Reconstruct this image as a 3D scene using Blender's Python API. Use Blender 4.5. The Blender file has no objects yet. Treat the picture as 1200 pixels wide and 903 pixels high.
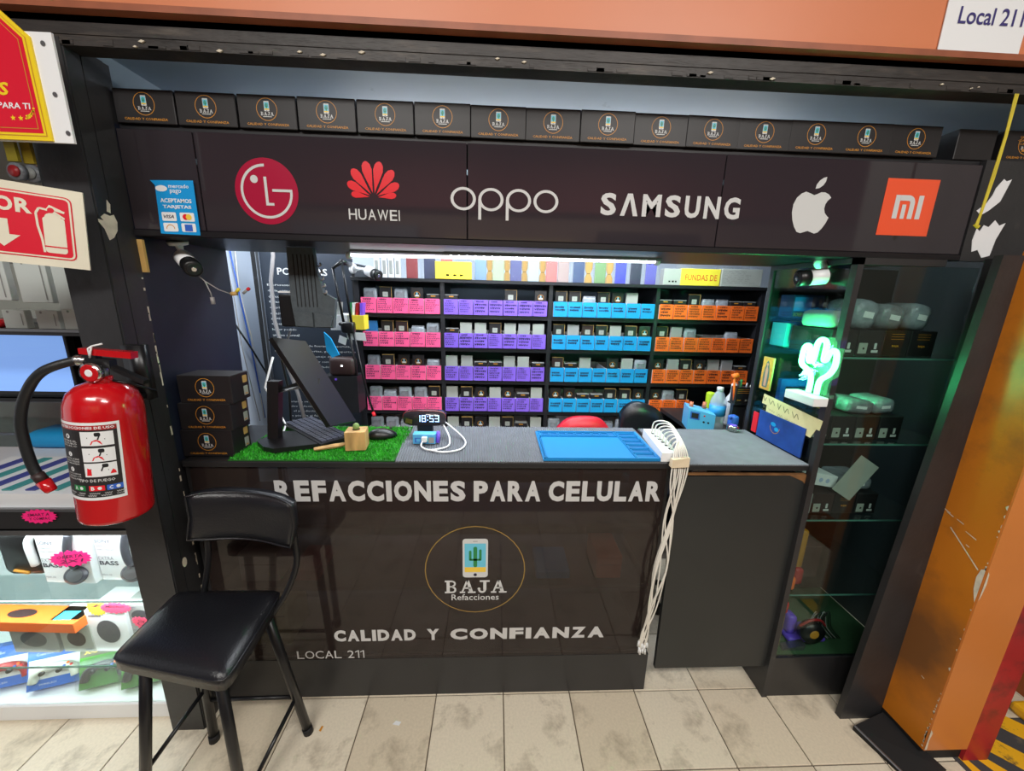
import bpy, bmesh, math, random
from mathutils import Vector, Matrix
PI = math.pi
random.seed(7)
S = bpy.context.scene
C = S.collection

# ------------------------------------------------------------------ camera, world, lights, exposure
cam = bpy.data.cameras.new('camera'); cam.sensor_width = 36.0; cam.lens = 36 * 446.57 / 1200; cam.clip_start = 0.02
camo = bpy.data.objects.new('camera', cam); C.objects.link(camo)
yaw, pitch, roll = math.radians(-2.686), math.radians(-13.293), math.radians(-1.417)
Rm = (Matrix.Rotation(yaw, 3, 'Z') @ Matrix.Rotation(pitch, 3, 'X') @ Matrix.Rotation(roll, 3, 'Y') @ Matrix.Rotation(PI / 2, 3, 'X')).to_4x4()
camo.matrix_world = Matrix.Translation((0, -1.2, 1.555)) @ Rm
S.camera = camo
w = bpy.data.worlds.new('world'); S.world = w; w.use_nodes = True
w.node_tree.nodes['Background'].inputs[0].default_value = (0.92, 0.95, 1.0, 1)
w.node_tree.nodes['Background'].inputs[1].default_value = 0.6
S.view_settings.view_transform = 'Standard'; S.view_settings.look = 'None'; S.view_settings.gamma = 1
S.view_settings.use_curve_mapping = False
S.view_settings.exposure = 0.35

def area(name, loc, target, size, size_y, power, col=(1, 1, 1)):
    l = bpy.data.lights.new(name, 'AREA'); l.shape = 'RECTANGLE'; l.size = size; l.size_y = size_y
    l.energy = power; l.color = col
    o = bpy.data.objects.new(name, l); C.objects.link(o); o.location = loc
    o.rotation_euler = (Vector(target) - Vector(loc)).to_track_quat('-Z', 'Y').to_euler()
    return o
area('hall_lamp', (-0.9, -2.3, 3.15), (-0.9, -2.2, 0), 1.3, 0.5, 52, (1.0, 0.98, 0.93))
area('hall_lamp', (1.3, -2.3, 3.15), (1.3, -2.2, 0), 1.3, 0.5, 52, (1.0, 0.97, 0.92))
area('unseen_shop_light', (0.3, 0.62, 1.98), (0.3, 0.65, 0), 1.6, 0.12, 15, (0.92, 0.96, 1.0))
area('unseen_shop_light', (0.3, 0.62, 1.99), (0.3, 0.60, 3), 1.8, 0.12, 14, (0.95, 0.97, 1.0))  # unseen upward light, added to brighten the ceiling above the fascia

area('unseen_shop_light', (-1.05, 0.75, 1.98), (-1.1, 0.8, 0), .5, 0.12, 7, (0.9, 0.95, 1.0))  # unseen light, added to brighten the white wall at the left
area('hall_front_lamp', (0.2, -1.9, 3.3), (0.2, -.1, 2.2), 2.0, 0.3, 10, (1.0, 0.95, 0.9))
# ------------------------------------------------------------------ helpers
def s(r, g, b):
    f = lambda c: (c / 255 / 12.92) if c / 255 <= 0.04045 else ((c / 255 + 0.055) / 1.055) ** 2.4
    return (f(r), f(g), f(b), 1)
def mat(name, col, rough=.5, metal=0, var=0, scale=12, bump=0, bscale=60, emit=0, spec=.5, coat=0, alpha=1, dirt=None, dscale=3, dlo=.5, dhi=.7, stretch=None):
    m = bpy.data.materials.new(name); m.use_nodes = True; nt = m.node_tree; N = nt.nodes; L = nt.links
    b = N['Principled BSDF']
    b.inputs['Base Color'].default_value = col; b.inputs['Roughness'].default_value = rough
    b.inputs['Metallic'].default_value = metal; b.inputs['Specular IOR Level'].default_value = spec
    b.inputs['Coat Weight'].default_value = coat; b.inputs['Alpha'].default_value = alpha
    if emit:
        b.inputs['Emission Color'].default_value = col; b.inputs['Emission Strength'].default_value = emit
    if var or bump or dirt:
        tc = N.new('ShaderNodeTexCoord'); src = tc.outputs['Object']
        if stretch:
            mp = N.new('ShaderNodeMapping'); mp.inputs['Scale'].default_value = stretch
            L.new(src, mp.inputs[0]); src = mp.outputs[0]
    cur = None
    if var:
        n = N.new('ShaderNodeTexNoise'); n.inputs['Scale'].default_value = scale; n.inputs['Detail'].default_value = 6
        L.new(src, n.inputs['Vector'])
        r = N.new('ShaderNodeValToRGB')
        r.color_ramp.elements[0].position = .3; r.color_ramp.elements[1].position = .7
        r.color_ramp.elements[0].color = tuple(max(0, c * (1 - var)) for c in col[:3]) + (1,)
        r.color_ramp.elements[1].color = tuple(min(1, c * (1 + var)) for c in col[:3]) + (1,)
        L.new(n.outputs['Fac'], r.inputs[0]); cur = r.outputs[0]
    if dirt:
        n = N.new('ShaderNodeTexNoise'); n.inputs['Scale'].default_value = dscale; n.inputs['Detail'].default_value = 8; n.inputs['Roughness'].default_value = .65
        L.new(src, n.inputs['Vector'])
        r = N.new('ShaderNodeValToRGB'); r.color_ramp.elements[0].position = dlo; r.color_ramp.elements[1].position = dhi
        L.new(n.outputs['Fac'], r.inputs[0])
        x = N.new('ShaderNodeMix'); x.data_type = 'RGBA'
        L.new(r.outputs[0], x.inputs['Factor'])
        if cur: L.new(cur, x.inputs[6])
        else: x.inputs[6].default_value = col
        x.inputs[7].default_value = dirt; cur = x.outputs[2]
    if cur: L.new(cur, b.inputs['Base Color'])
    if bump:
        n = N.new('ShaderNodeTexNoise'); n.inputs['Scale'].default_value = bscale; n.inputs['Detail'].default_value = 4
        L.new(src, n.inputs['Vector'])
        bp = N.new('ShaderNodeBump'); bp.inputs['Strength'].default_value = bump; bp.inputs['Distance'].default_value = .003
        L.new(n.outputs['Fac'], bp.inputs['Height']); L.new(bp.outputs[0], b.inputs['Normal'])
    return m
def glass(name, tint=(1, 1, 1, 1), rough=0.0, ior=1.45):
    # thin sheet: straight-through transmission plus Fresnel reflection
    m = bpy.data.materials.new(name); m.use_nodes = True; nt = m.node_tree; N = nt.nodes; L = nt.links
    N.remove(N['Principled BSDF']); out = N['Material Output']
    t = N.new('ShaderNodeBsdfTransparent'); t.inputs[0].default_value = tint
    g = N.new('ShaderNodeBsdfGlossy'); g.inputs['Roughness'].default_value = rough
    lw = N.new('ShaderNodeLayerWeight'); lw.inputs['Blend'].default_value = .5
    pw = N.new('ShaderNodeMath'); pw.operation = 'POWER'; pw.inputs[1].default_value = 5; L.new(lw.outputs['Facing'], pw.inputs[0])
    ma_ = N.new('ShaderNodeMath'); ma_.operation = 'MULTIPLY_ADD'; ma_.inputs[1].default_value = .9; ma_.inputs[2].default_value = .035; L.new(pw.outputs[0], ma_.inputs[0])
    x = N.new('ShaderNodeMixShader'); L.new(ma_.outputs[0], x.inputs[0]); L.new(t.outputs[0], x.inputs[1]); L.new(g.outputs[0], x.inputs[2])
    L.new(x.outputs[0], out.inputs[0])
    return m
def tinted_panel(name, col, see=.12, rough=.03):
    # dark film on clear acrylic: some light passes, glossy face
    m = bpy.data.materials.new(name); m.use_nodes = True; nt = m.node_tree; N = nt.nodes; L = nt.links
    b = N['Principled BSDF']; b.inputs['Base Color'].default_value = col; b.inputs['Roughness'].default_value = rough
    t = N.new('ShaderNodeBsdfTransparent'); x = N.new('ShaderNodeMixShader'); x.inputs[0].default_value = see
    L.new(b.outputs[0], x.inputs[1]); L.new(t.outputs[0], x.inputs[2]); L.new(x.outputs[0], N['Material Output'].inputs[0])
    return m

class Fr:                                   # a flat frame: origin, right, up; c lifts off the face
    def __init__(f, o, u=(1, 0, 0), v=(0, 0, 1)):
        f.o = Vector(o); f.u = Vector(u); f.v = Vector(v); f.n = f.u.cross(f.v).normalized()
    def __call__(f, a, b, c=0): return f.o + f.u * a + f.v * b + f.n * c
_tc = {}
def text_data(body, bold=0, res=2, shear=0):
    k = (body, bold, res, shear)
    if k in _tc: return _tc[k]
    cu = bpy.data.curves.new('t', 'FONT'); cu.body = body; cu.offset = bold; cu.resolution_u = res; cu.shear = shear
    cu.fill_mode = 'FRONT'
    o = bpy.data.objects.new('t', cu); me = bpy.data.meshes.new_from_object(o)
    v = [(p.co.x, p.co.y) for p in me.vertices]; f = [tuple(p.vertices) for p in me.polygons]
    bpy.data.objects.remove(o); bpy.data.curves.remove(cu); bpy.data.meshes.remove(me)
    if not v: v = [(0, 0), (1, 0), (0, 1)]; f = []
    x0 = min(a for a, b in v); x1 = max(a for a, b in v); y0 = min(b for a, b in v); y1 = max(b for a, b in v)
    v = [((a - x0) / (x1 - x0 + 1e-9), (b - y0) / (y1 - y0 + 1e-9)) for a, b in v]
    _tc[k] = (v, f, (x1 - x0) / (y1 - y0)); return _tc[k]

class MB:
    def __init__(m, ma=None, smooth=False):
        m.v = []; m.f = []; m.i = []; m.mats = []; m.sm = []; m.cur = 0; m.s = False; m.fr = None
        if ma: m.m(ma, smooth)
    def m(m, ma, smooth=False):
        if ma not in m.mats: m.mats.append(ma)
        m.cur = m.mats.index(ma); m.s = smooth; return m
    def add(m, vs, fs):
        b = len(m.v); m.v += [tuple(p) for p in vs]
        for f in fs: m.f.append(tuple(b + k for k in f)); m.i.append(m.cur); m.sm.append(m.s)
        return m
    def hexa(m, p): return m.add(p, [(3, 2, 1, 0), (4, 5, 6, 7), (0, 1, 5, 4), (1, 2, 6, 5), (2, 3, 7, 6), (3, 0, 4, 7)])
    def box(m, x0, x1, y0, y1, z0, z1, M=None):
        p = [Vector(q) for q in ((x0, y0, z0), (x1, y0, z0), (x1, y1, z0), (x0, y1, z0), (x0, y0, z1), (x1, y0, z1), (x1, y1, z1), (x0, y1, z1))]
        if M: p = [M @ q for q in p]
        return m.hexa(p)
    def rbox(m, x0, x1, y0, y1, z0, z1, r=.01, M=None, seg=2):
        bm = bmesh.new(); bmesh.ops.create_cube(bm, size=1)
        for q in bm.verts: q.co = Vector(((x0 + x1) / 2 + q.co.x * (x1 - x0), (y0 + y1) / 2 + q.co.y * (y1 - y0), (z0 + z1) / 2 + q.co.z * (z1 - z0)))
        bmesh.ops.bevel(bm, geom=bm.edges[:], offset=r, segments=seg, profile=.5, affect='EDGES')
        if M: bmesh.ops.transform(bm, matrix=M, verts=bm.verts[:])
        bm.verts.index_update()
        m.add([q.co.copy() for q in bm.verts], [[q.index for q in f.verts] for f in bm.faces]); bm.free(); return m
    def tube(m, pts, r, n=8, cap=True, closed=False):
        pts = [Vector(p) for p in pts]; rs = r if isinstance(r, (list, tuple)) else [r] * len(pts)
        vs = []; fs = []; K = len(pts); up = None
        for k, p in enumerate(pts):
            if closed: t = (pts[(k + 1) % K] - pts[k - 1]).normalized()
            else: t = (pts[min(k + 1, K - 1)] - pts[max(k - 1, 0)]).normalized()
            if up is None: up = Vector((0, 0, 1)) if abs(t.z) < .9 else Vector((1, 0, 0))
            a = t.cross(up).normalized(); up = a.cross(t).normalized()
            for j in range(n):
                q = 2 * PI * j / n; vs.append(p + (a * math.cos(q) + up * math.sin(q)) * rs[k])
        for k in range(K if closed else K - 1):
            for j in range(n):
                k2 = (k + 1) % K; fs.append((k * n + j, k * n + (j + 1) % n, k2 * n + (j + 1) % n, k2 * n + j))
        if cap and not closed: fs += [tuple(range(n))[::-1], tuple((K - 1) * n + j for j in range(n))]
        return m.add(vs, fs)
    def lathe(m, prof, n=20, c=(0, 0, 0), M=None):
        vs = []; fs = []
        for (r, z) in prof:
            for j in range(n):
                q = 2 * PI * j / n; p = Vector((c[0] + r * math.cos(q), c[1] + r * math.sin(q), c[2] + z)); vs.append(M @ p if M else p)
        for k in range(len(prof) - 1):
            for j in range(n): fs.append((k * n + j, k * n + (j + 1) % n, (k + 1) * n + (j + 1) % n, (k + 1) * n + j))
        fs += [tuple(range(n))[::-1], tuple((len(prof) - 1) * n + j for j in range(n))]
        return m.add(vs, fs)
    # ---- flat shapes in the frame m.fr
    def poly(m, pts, c=0): return m.add([m.fr(a, b, c) for a, b in pts], [tuple(range(len(pts)))])
    def prism(m, pts, c0, c1):
        n = len(pts); vs = [m.fr(a, b, c0) for a, b in pts] + [m.fr(a, b, c1) for a, b in pts]
        return m.add(vs, [tuple(range(n))[::-1], tuple(range(n, 2 * n))] + [(k, (k + 1) % n, n + (k + 1) % n, n + k) for k in range(n)])
    def rect(m, a0, a1, b0, b1, c=0): return m.poly([(a0, b0), (a1, b0), (a1, b1), (a0, b1)], c)
    def rrect(m, a0, a1, b0, b1, r, c=0):
        pts = []
        for cx, cy, q in ((a1 - r, b0 + r, -.5), (a1 - r, b1 - r, 0), (a0 + r, b1 - r, .5), (a0 + r, b0 + r, 1)):
            for k in range(4): t = PI * (q + k / 6); pts.append((cx + r * math.cos(t), cy + r * math.sin(t)))
        return m.poly(pts, c)
    def disc(m, a, b, r, c=0, n=24, rb=None):
        rb = rb or r; return m.poly([(a + r * math.cos(2 * PI * k / n), b + rb * math.sin(2 * PI * k / n)) for k in range(n)], c)
    def arc(m, a, b, r0, r1, c=0, n=32, q0=0, q1=2 * PI, ks=1):
        vs = []
        for k in range(n + 1):
            q = q0 + (q1 - q0) * k / n; vs += [m.fr(a + r0 * math.cos(q), b + r0 * ks * math.sin(q), c), m.fr(a + r1 * math.cos(q), b + r1 * ks * math.sin(q), c)]
        return m.add(vs, [(2 * k, 2 * k + 1, 2 * k + 3, 2 * k + 2) for k in range(n)])
    def text(m, body, a0, a1, b0, b1, c=0, bold=0, res=2, shear=0):
        v, f, asp = text_data(body, bold, res, shear)
        if a1 is None: a1 = a0 + asp * (b1 - b0)
        return m.add([m.fr(a0 + x * (a1 - a0), b0 + y * (b1 - b0), c) for x, y in v], f)
    def atext(m, body, a0, a1, b0, b1, c=0, bold=0, res=3, gap=.10):
        # letter by letter with grotesque proportions
        W = dict(zip('ABCDEFGHIJKLMNOPQRSTUVWXYZ 0123456789', (.72, .70, .72, .72, .65, .60, .78, .72, .26, .55, .72, .60, .84, .72, .78, .66, .78, .72, .66, .62, .72, .68, .96, .68, .68, .62, .34, .56, .40, .56, .56, .56, .56, .56, .56, .56, .56)))
        W['1'] = .34; W['I'] = .24 if bold > .02 else .10
        tot = sum(W.get(q, .56) + gap for q in body) - gap; k = (a1 - a0) / tot; x = a0
        for q in body:
            w_ = W.get(q, .56) * k
            if q == '1':
                h = b1 - b0; t = w_ * (.5 if bold > .02 else .28)
                m.rect(x + w_ - t, x + w_, b0, b1, c); m.poly([(x, b1 - h * .28), (x + w_ - t, b1 - h * .12), (x + w_ - t, b1), (x, b1 - h * .17)], c)
            elif q != ' ': m.text(q, x, x + w_, b0, b1, c, bold, res)
            x += w_ + gap * k
        return m
    def scribble(m, a0, a1, b0, b1, rows, c, rnd, th=.12, cover=.9):
        dh = (b1 - b0) / rows
        for k in range(rows):
            y = b1 - (k + .5) * dh; x = a0; end = a0 + (a1 - a0) * rnd.uniform(cover * .6, cover)
            while x < end:
                wd = rnd.uniform(.06, .16) * (a1 - a0); h = dh * rnd.uniform(.2, .38); t = dh * th
                n = max(2, int(wd / (dh * .35)))
                for j in range(n):
                    xa = x + wd * j / n; xb = x + wd * (j + .8) / n; up = j % 2
                    ya, yb = (y - h, y + h) if up else (y + h, y - h * .6)
                    m.poly([(xa, ya), (xa + t, ya), (xb + t, yb), (xb, yb)], c)
                x += wd + (a1 - a0) * .05
        return m

W0 = {}
def wl(o):
    p = Vector((0, 0, 0))
    while o is not None:
        p += Vector(o.location); o = o.parent
    return p
def props(o, label=None, cat=None, group=None, kind=None):
    if label: o['label'] = label
    if cat: o['category'] = cat
    if group: o['group'] = group
    if kind: o['kind'] = kind
    return o
def thing(name, label, cat, loc=(0, 0, 0), group=None):
    o = bpy.data.objects.new(name, None); o.empty_display_size = .05; C.objects.link(o); o.location = loc
    return props(o, label, cat, group)
def ob(name, mb, parent=None, label=None, cat=None, group=None, kind=None, base=None, local=False, rot=None):
    """links mb as ONE mesh; world-space shapes unless local; base moves the origin to the thing's base"""
    off = Vector((0, 0, 0))
    if not local:
        if parent is not None: off = wl(parent)
        if base is not None: off = Vector(base)
    me = bpy.data.meshes.new(name)
    me.from_pydata([tuple(Vector(p) - off) for p in mb.v], [], mb.f)
    for q in mb.mats: me.materials.append(q)
    me.polygons.foreach_set('material_index', mb.i); me.polygons.foreach_set('use_smooth', mb.sm)
    me.update()
    o = bpy.data.objects.new(name, me); C.objects.link(o)
    if parent is not None: o.parent = parent
    if base is not None: o.location = base
    if rot: o.rotation_euler = rot
    return props(o, label, cat, group, kind)
def struct(name, mb): return ob(name, mb, kind='structure')
def dup(o, loc, label=None, rz=None, group=None, rot=None):
    r = o.copy(); C.objects.link(r); r.location = loc
    if rz is not None: r.rotation_euler = (0, 0, rz)
    if rot is not None: r.rotation_euler = rot
    if label: r['label'] = label
    if group: r['group'] = group
    def kids(a, b):
        for ch in list(a.children):
            if ch == r: continue
            c2 = ch.copy(); C.objects.link(c2); c2.parent = b; kids(ch, c2)
    kids(o, r); return r
# ------------------------------------------------------------------ materials
K_paint = mat('black_paint', s(44, 44, 46), .42, var=.25, scale=5, bump=.3, bscale=40, dirt=s(70, 68, 66), dscale=9, dlo=.62, dhi=.8)
K_beam = mat('old_black_paint', s(46, 42, 40), .5, var=.4, scale=6, bump=.7, bscale=22, dirt=s(88, 80, 72), dscale=5, dlo=.55, dhi=.75, stretch=(1, 1, 6))
K_lam = mat('black_laminate', s(36, 36, 38), .38, var=.15, scale=8)
K_shelf = mat('black_board', s(24, 25, 30), .5, var=.2, scale=10)
K_acr = mat('black_acrylic', s(50, 45, 50), .06, spec=.6)
K_under = mat('gloss_black_underside', s(22, 20, 24), .38, spec=.4)
K_card = mat('black_card', s(30, 28, 30), .45, var=.12, scale=20)
K_plas = mat('black_plastic', s(22, 22, 24), .35)
K_matte = mat('matte_black', s(18, 18, 20), .7)
K_vinyl = mat('black_vinyl', s(24, 25, 30), .3, bump=.35, bscale=220, spec=.55)
K_tube = mat('black_tube_steel', s(30, 30, 33), .3, metal=.3)
navy = mat('navy_board', s(20, 26, 44), .5, var=.2, scale=4)
ceil_m = mat('bluegrey_paint', s(150, 168, 180), .6, var=.08, scale=3, bump=.3, bscale=12, dirt=s(96, 104, 108), dscale=7, dlo=.66, dhi=.8)
wallw = mat('white_wall', s(196, 206, 220), .6, var=.05, scale=3, stretch=(1, 1, .1))
orange = mat('orange_paint', s(206, 124, 84), .42, var=.05, scale=2, bump=.15, bscale=15)
orange2 = mat('orange_pillar_paint', s(200, 118, 28), .38, var=.08, scale=2.2, bump=.2, bscale=20, dirt=s(92, 62, 40), dscale=2.6, dlo=.52, dhi=.78)
_nt = orange2.node_tree; _b = _nt.nodes['Principled BSDF']; _src = _b.inputs['Base Color'].links[0].from_socket
_tc2 = _nt.nodes.new('ShaderNodeTexCoord'); _mp = _nt.nodes.new('ShaderNodeMapping'); _mp.vector_type = 'POINT'; _mp.inputs['Location'].default_value = (-1.5 * 6, .15 * 6, -.40 * 3.6); _mp.inputs['Scale'].default_value = (6, 6, 3.6)
_nz = _nt.nodes.new('ShaderNodeTexNoise'); _nz.inputs['Scale'].default_value = 7; _nz.inputs['Detail'].default_value = 8
_ln = _nt.nodes.new('ShaderNodeVectorMath'); _ln.operation = 'LENGTH'; _su = _nt.nodes.new('ShaderNodeMath'); _su.operation = 'MULTIPLY_ADD'; _su.inputs[1].default_value = 1.6
_rp = _nt.nodes.new('ShaderNodeValToRGB'); _rp.color_ramp.elements[0].position = .55; _rp.color_ramp.elements[0].color = (.75, .75, .75, 1); _rp.color_ramp.elements[1].position = 1.0; _rp.color_ramp.elements[1].color = (0, 0, 0, 1)
_dv = _nt.nodes.new('ShaderNodeMath'); _dv.operation = 'MULTIPLY'; _dv.inputs[1].default_value = .55
_mx = _nt.nodes.new('ShaderNodeMix'); _mx.data_type = 'RGBA'; _mx.inputs[7].default_value = s(84, 62, 44)
_L = _nt.links.new; _L(_tc2.outputs['Object'], _mp.inputs[0]); _L(_tc2.outputs['Object'], _nz.inputs['Vector']); _L(_mp.outputs[0], _ln.inputs[0]); _L(_nz.outputs['Fac'], _su.inputs[0]); _L(_ln.outputs['Value'], _su.inputs[2]); _L(_su.outputs[0], _dv.inputs[0]); _L(_dv.outputs[0], _rp.inputs[0]); _L(_rp.outputs[0], _mx.inputs['Factor']); _L(_src, _mx.inputs[6]); _L(_mx.outputs[2], _b.inputs['Base Color'])
orange3 = mat('orange_pillar_front', s(208, 126, 58), .4, var=.07, scale=2.5, bump=.2, bscale=20)
redp = mat('red_paint', s(168, 36, 40), .4, var=.2, scale=6, dirt=s(90, 40, 36), dscale=9)
chip = mat('chipped_plaster', s(214, 204, 184), .8, var=.15, scale=40)
tile_m = [mat('floor_tile_glaze', s(*c), .38, var=.06, scale=120, bump=.06, bscale=90, dirt=s(124, 110, 92), dscale=5 + k, dlo=.53, dhi=.80) for k, c in enumerate(((220, 207, 184), (213, 200, 177), (224, 213, 192)))]
grout = mat('dark_grout', s(104, 94, 82), .8, var=.3, scale=30)
white = mat('white_plastic', s(232, 234, 236), .35)
whitep = mat('white_paper', s(228, 230, 232), .7)
cream = mat('cream_paper', s(226, 218, 160), .7, var=.05, scale=30)
yell = mat('yellow_card', s(236, 214, 60), .6, var=.05, scale=20)
greyp = mat('grey_vinyl_letter', s(200, 200, 200), .5)
goldl = mat('gold_print', s(206, 140, 44), .45)
goldt = mat('thin_gold_ring', s(150, 122, 52), .45)
tealp = mat('teal_print', s(66, 176, 206), .4)
sky = mat('sky_blue_print', s(104, 196, 222), .4)
sand = mat('sand_print', s(236, 200, 70), .4)
cactg = mat('cactus_green_print', s(34, 132, 70), .4)
redlg = mat('crimson_print', s(166, 22, 58), .25)
redhw = mat('bright_red_print', s(226, 40, 50), .25)
orgmi = mat('orange_red_print', s(236, 88, 52), .3)
ltgrey = mat('light_grey_print', s(206, 208, 208), .3)
redg = mat('glossy_red_enamel', s(190, 14, 24), .2, coat=.6, var=.05, scale=6)
reds = mat('sign_red', s(212, 12, 44), .4)
signw = mat('aged_sign_white', s(222, 216, 196), .5, var=.06, scale=8, dirt=s(186, 172, 140), dscale=4, dlo=.6, dhi=.8)
signy = mat('sign_yellow', s(236, 206, 30), .4)
chrome = mat('chrome', s(200, 200, 200), .2, metal=1)
steel = mat('brushed_steel', s(150, 152, 156), .35, metal=.9)
pink = mat('pink_note', s(250, 92, 148), .6)
purp = mat('purple_note', s(128, 92, 214), .6)
blue = mat('blue_note', s(12, 152, 214), .6)
oran = mat('orange_note', s(248, 110, 30), .6)
ink = mat('dark_ink', s(28, 22, 50), .7)
inkb = mat('black_ink', s(22, 22, 26), .6)
clearb = mat('frosted_plastic_bag', s(140, 148, 156), .25, var=.25, scale=40, bump=.8, bscale=90)
greyb = mat('grey_bubble_bag', s(128, 132, 138), .3, var=.3, scale=40, bump=.8, bscale=90)
crinkle = mat('crinkled_clear_film', s(214, 222, 226), .12, var=.2, scale=60, bump=1, bscale=120, alpha=.07)
brownb = mat('dark_brown_card', s(48, 30, 30), .5)
greyc = mat('grey_card', s(150, 152, 150), .6, var=.06)
offw = mat('offwhite_card', s(164, 168, 160), .6, var=.06)
kraft = mat('kraft_card', s(196, 158, 92), .7, var=.08)
bluecard = mat('blue_card', s(38, 110, 170), .5)
sil = mat('blue_silicone', s(10, 124, 186), .5)
sild = mat('blue_silicone_recess', s(8, 98, 158), .5)
matg = mat('grey_ribbed_rubber', s(104, 108, 114), .6, var=.1, scale=20)
grass = mat('artificial_grass', s(48, 168, 34), .6, var=.35, scale=30)
grassb = mat('grass_backing', s(26, 92, 22), .9)
wood = mat('pale_wood', s(196, 156, 100), .5, var=.45, scale=26, stretch=(1, 1, .25))
cact = mat('cactus_flesh', s(122, 150, 84), .6)
blueb = mat('light_blue_plastic', s(90, 176, 226), .35)
petg = mat('bottle_plastic', s(206, 222, 232), .08, alpha=.38)
label_b = mat('bottle_label_blue', s(52, 150, 220), .4)
glassm = glass('clear_glass', (.93, .97, .95, 1), 0, 1.5)
glasst = glass('greenish_glass', (.80, .88, .86, 1), 0, 1.5)
glass_e = mat('glass_edge_green', s(96, 150, 138), .15, alpha=.7)
film = tinted_panel('dark_film_acrylic', s(50, 41, 38), .38, .04)
cabin = mat('cabinet_dark_lining', s(20, 30, 32), .5, var=.2, scale=3)
led = mat('cool_led', (0.92, .96, 1, 1), emit=2.6)
led2 = mat('cool_led_strip', (0.88, .94, 1, 1), emit=3.5)
neon = mat('green_neon', (0.14, 1.0, 0.36, 1), emit=4.5)
digit = mat('clock_digit', (0.42, 0.68, 1, 1), emit=1.7)
cable = mat('white_cable', s(226, 222, 212), .4)
cableg = mat('grey_cable', s(150, 146, 146), .4)
bluec = mat('blue_cable', s(50, 98, 196), .4)
magenta = mat('neon_pink_card', s(255, 30, 130), .6)
magenta2 = mat('coral_pink_card', s(250, 74, 116), .6)
scrm = mat('lit_screen_blue', s(120, 160, 226), .3, emit=.7, var=.2, scale=3, stretch=(.4, 1, 4))
casew = mat('white_case_liner', s(216, 220, 224), .5)
purplep = mat('violet_plastic', s(118, 84, 220), .3)
tanp = mat('beige_tape', s(214, 196, 166), .6)
# ------------------------------------------------------------------ the setting
b = MB(grout); b.box(-6, 6, -4, 2, -.06, -.006); floor = struct('floor', b)
tm = []
for k in range(3):
    t_ = MB(tile_m[k]); t_.rbox(-.1313, .1313, -.1313, .1313, -.006, 0, .0016, seg=1)
    tm.append(ob('tile', t_, floor, local=True)); 
for i in range(-8, 9):
    for j in range(-5, 3):
        if i < -8 and j > 0: continue
        x = .052 + .2665 * (i + .5); y = .002 + .2665 * (j + .5)
        k = random.randrange(3)
        t_ = tm[k].copy(); C.objects.link(t_); t_.location = (x, y, 0); t_.rotation_euler = (0, 0, PI / 2 * random.randrange(4))
for t_ in tm: bpy.data.objects.remove(t_)
st = mat('hazard_grey', s(66, 66, 68), .6, dirt=s(110, 100, 84), dscale=14, dlo=.55); hy = mat('hazard_yellow', s(238, 178, 30), .5, dirt=s(90, 76, 50), dscale=16, dlo=.56, dhi=.66)
b = MB(st); b.box(1.64, 3.2, -.52, -.135, 0, .0012)
b.m(hy)
for k in range(7):
    x = 1.62 + .215 * k - .36
    p = [(x, -.13), (x + .36, -.515), (x + .47, -.515), (x + .11, -.13)]; p = [(max(a, 1.66), c) for a, c in p]
    b.add([(a, c, .0016) for a, c in p], [(0, 1, 2, 3)])
ob('hazard_marking', b, floor, label='black and yellow diagonal floor stripes')
# dark scuffs by counters: threshold plate
b = MB(ceil_m); b.box(-6, 6, -.1, 1.35, 2.15, 2.22); struct('ceiling', b)
b = MB(wallw); b.box(-3.2, 3.0, 1.25, 1.31, 0, 2.2); struct('wall_back', b)
b = MB(wallw); b.box(-1.46, -1.40, .3, 1.25, 0, 2.15); struct('wall_left', b)
b = MB(wallw); b.box(-3.26, -3.2, -.06, 1.31, 0, 2.2); struct('wall_stall_side', b)
b = MB(cabin); b.box(1.85, 1.90, -.02, 1.25, 0, 2.15); struct('wall_right', b)
b = MB(ceil_m); b.box(-1.10, -1.045, 0, .42, 1.98, 2.15); struct('trim_1', b)
b = MB(orange); b.box(-6, 6, -.12, 0, 2.176, 3.6); fa = struct('wall_front', b)
b = MB(mat('orange_edge', s(150, 84, 56), .5, var=.2)); b.box(-6, 6, -.125, -.08, 2.164, 2.178); ob('drip_edge', b, fa, label='darker orange lower edge')
# overhead beam: two old painted steel members
b = MB(K_beam); b.box(-6, 2.3, -.10, -.02, 2.126, 2.164); struct('beam', b)
b = MB(K_beam); b.box(-6, 2.3, -.098, -.05, 2.104, 2.127)
for k in range(46):
    x = random.uniform(-1.1, 1.5); b.box(x, x + random.uniform(.01, .05), -.0995, -.096, 2.106, 2.106 + random.uniform(.003, .012))
struct('trim_2', b)
b = MB(chip); 
for k in range(14):
    x = random.uniform(-.95, 1.3); z = random.uniform(2.106, 2.122); d = random.uniform(.002, .008)
    b.hexa([(x, -.1015, z), (x + d, -.1015, z - d * .3), (x + 2 * d, -.1015, z + d * .2), (x + d, -.1015, z + d * .5), (x, -.098, z), (x + d, -.098, z - d * .3), (x + 2 * d, -.098, z + d * .2), (x + d, -.098, z + d * .5)])
struct('trim_3', b)
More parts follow.
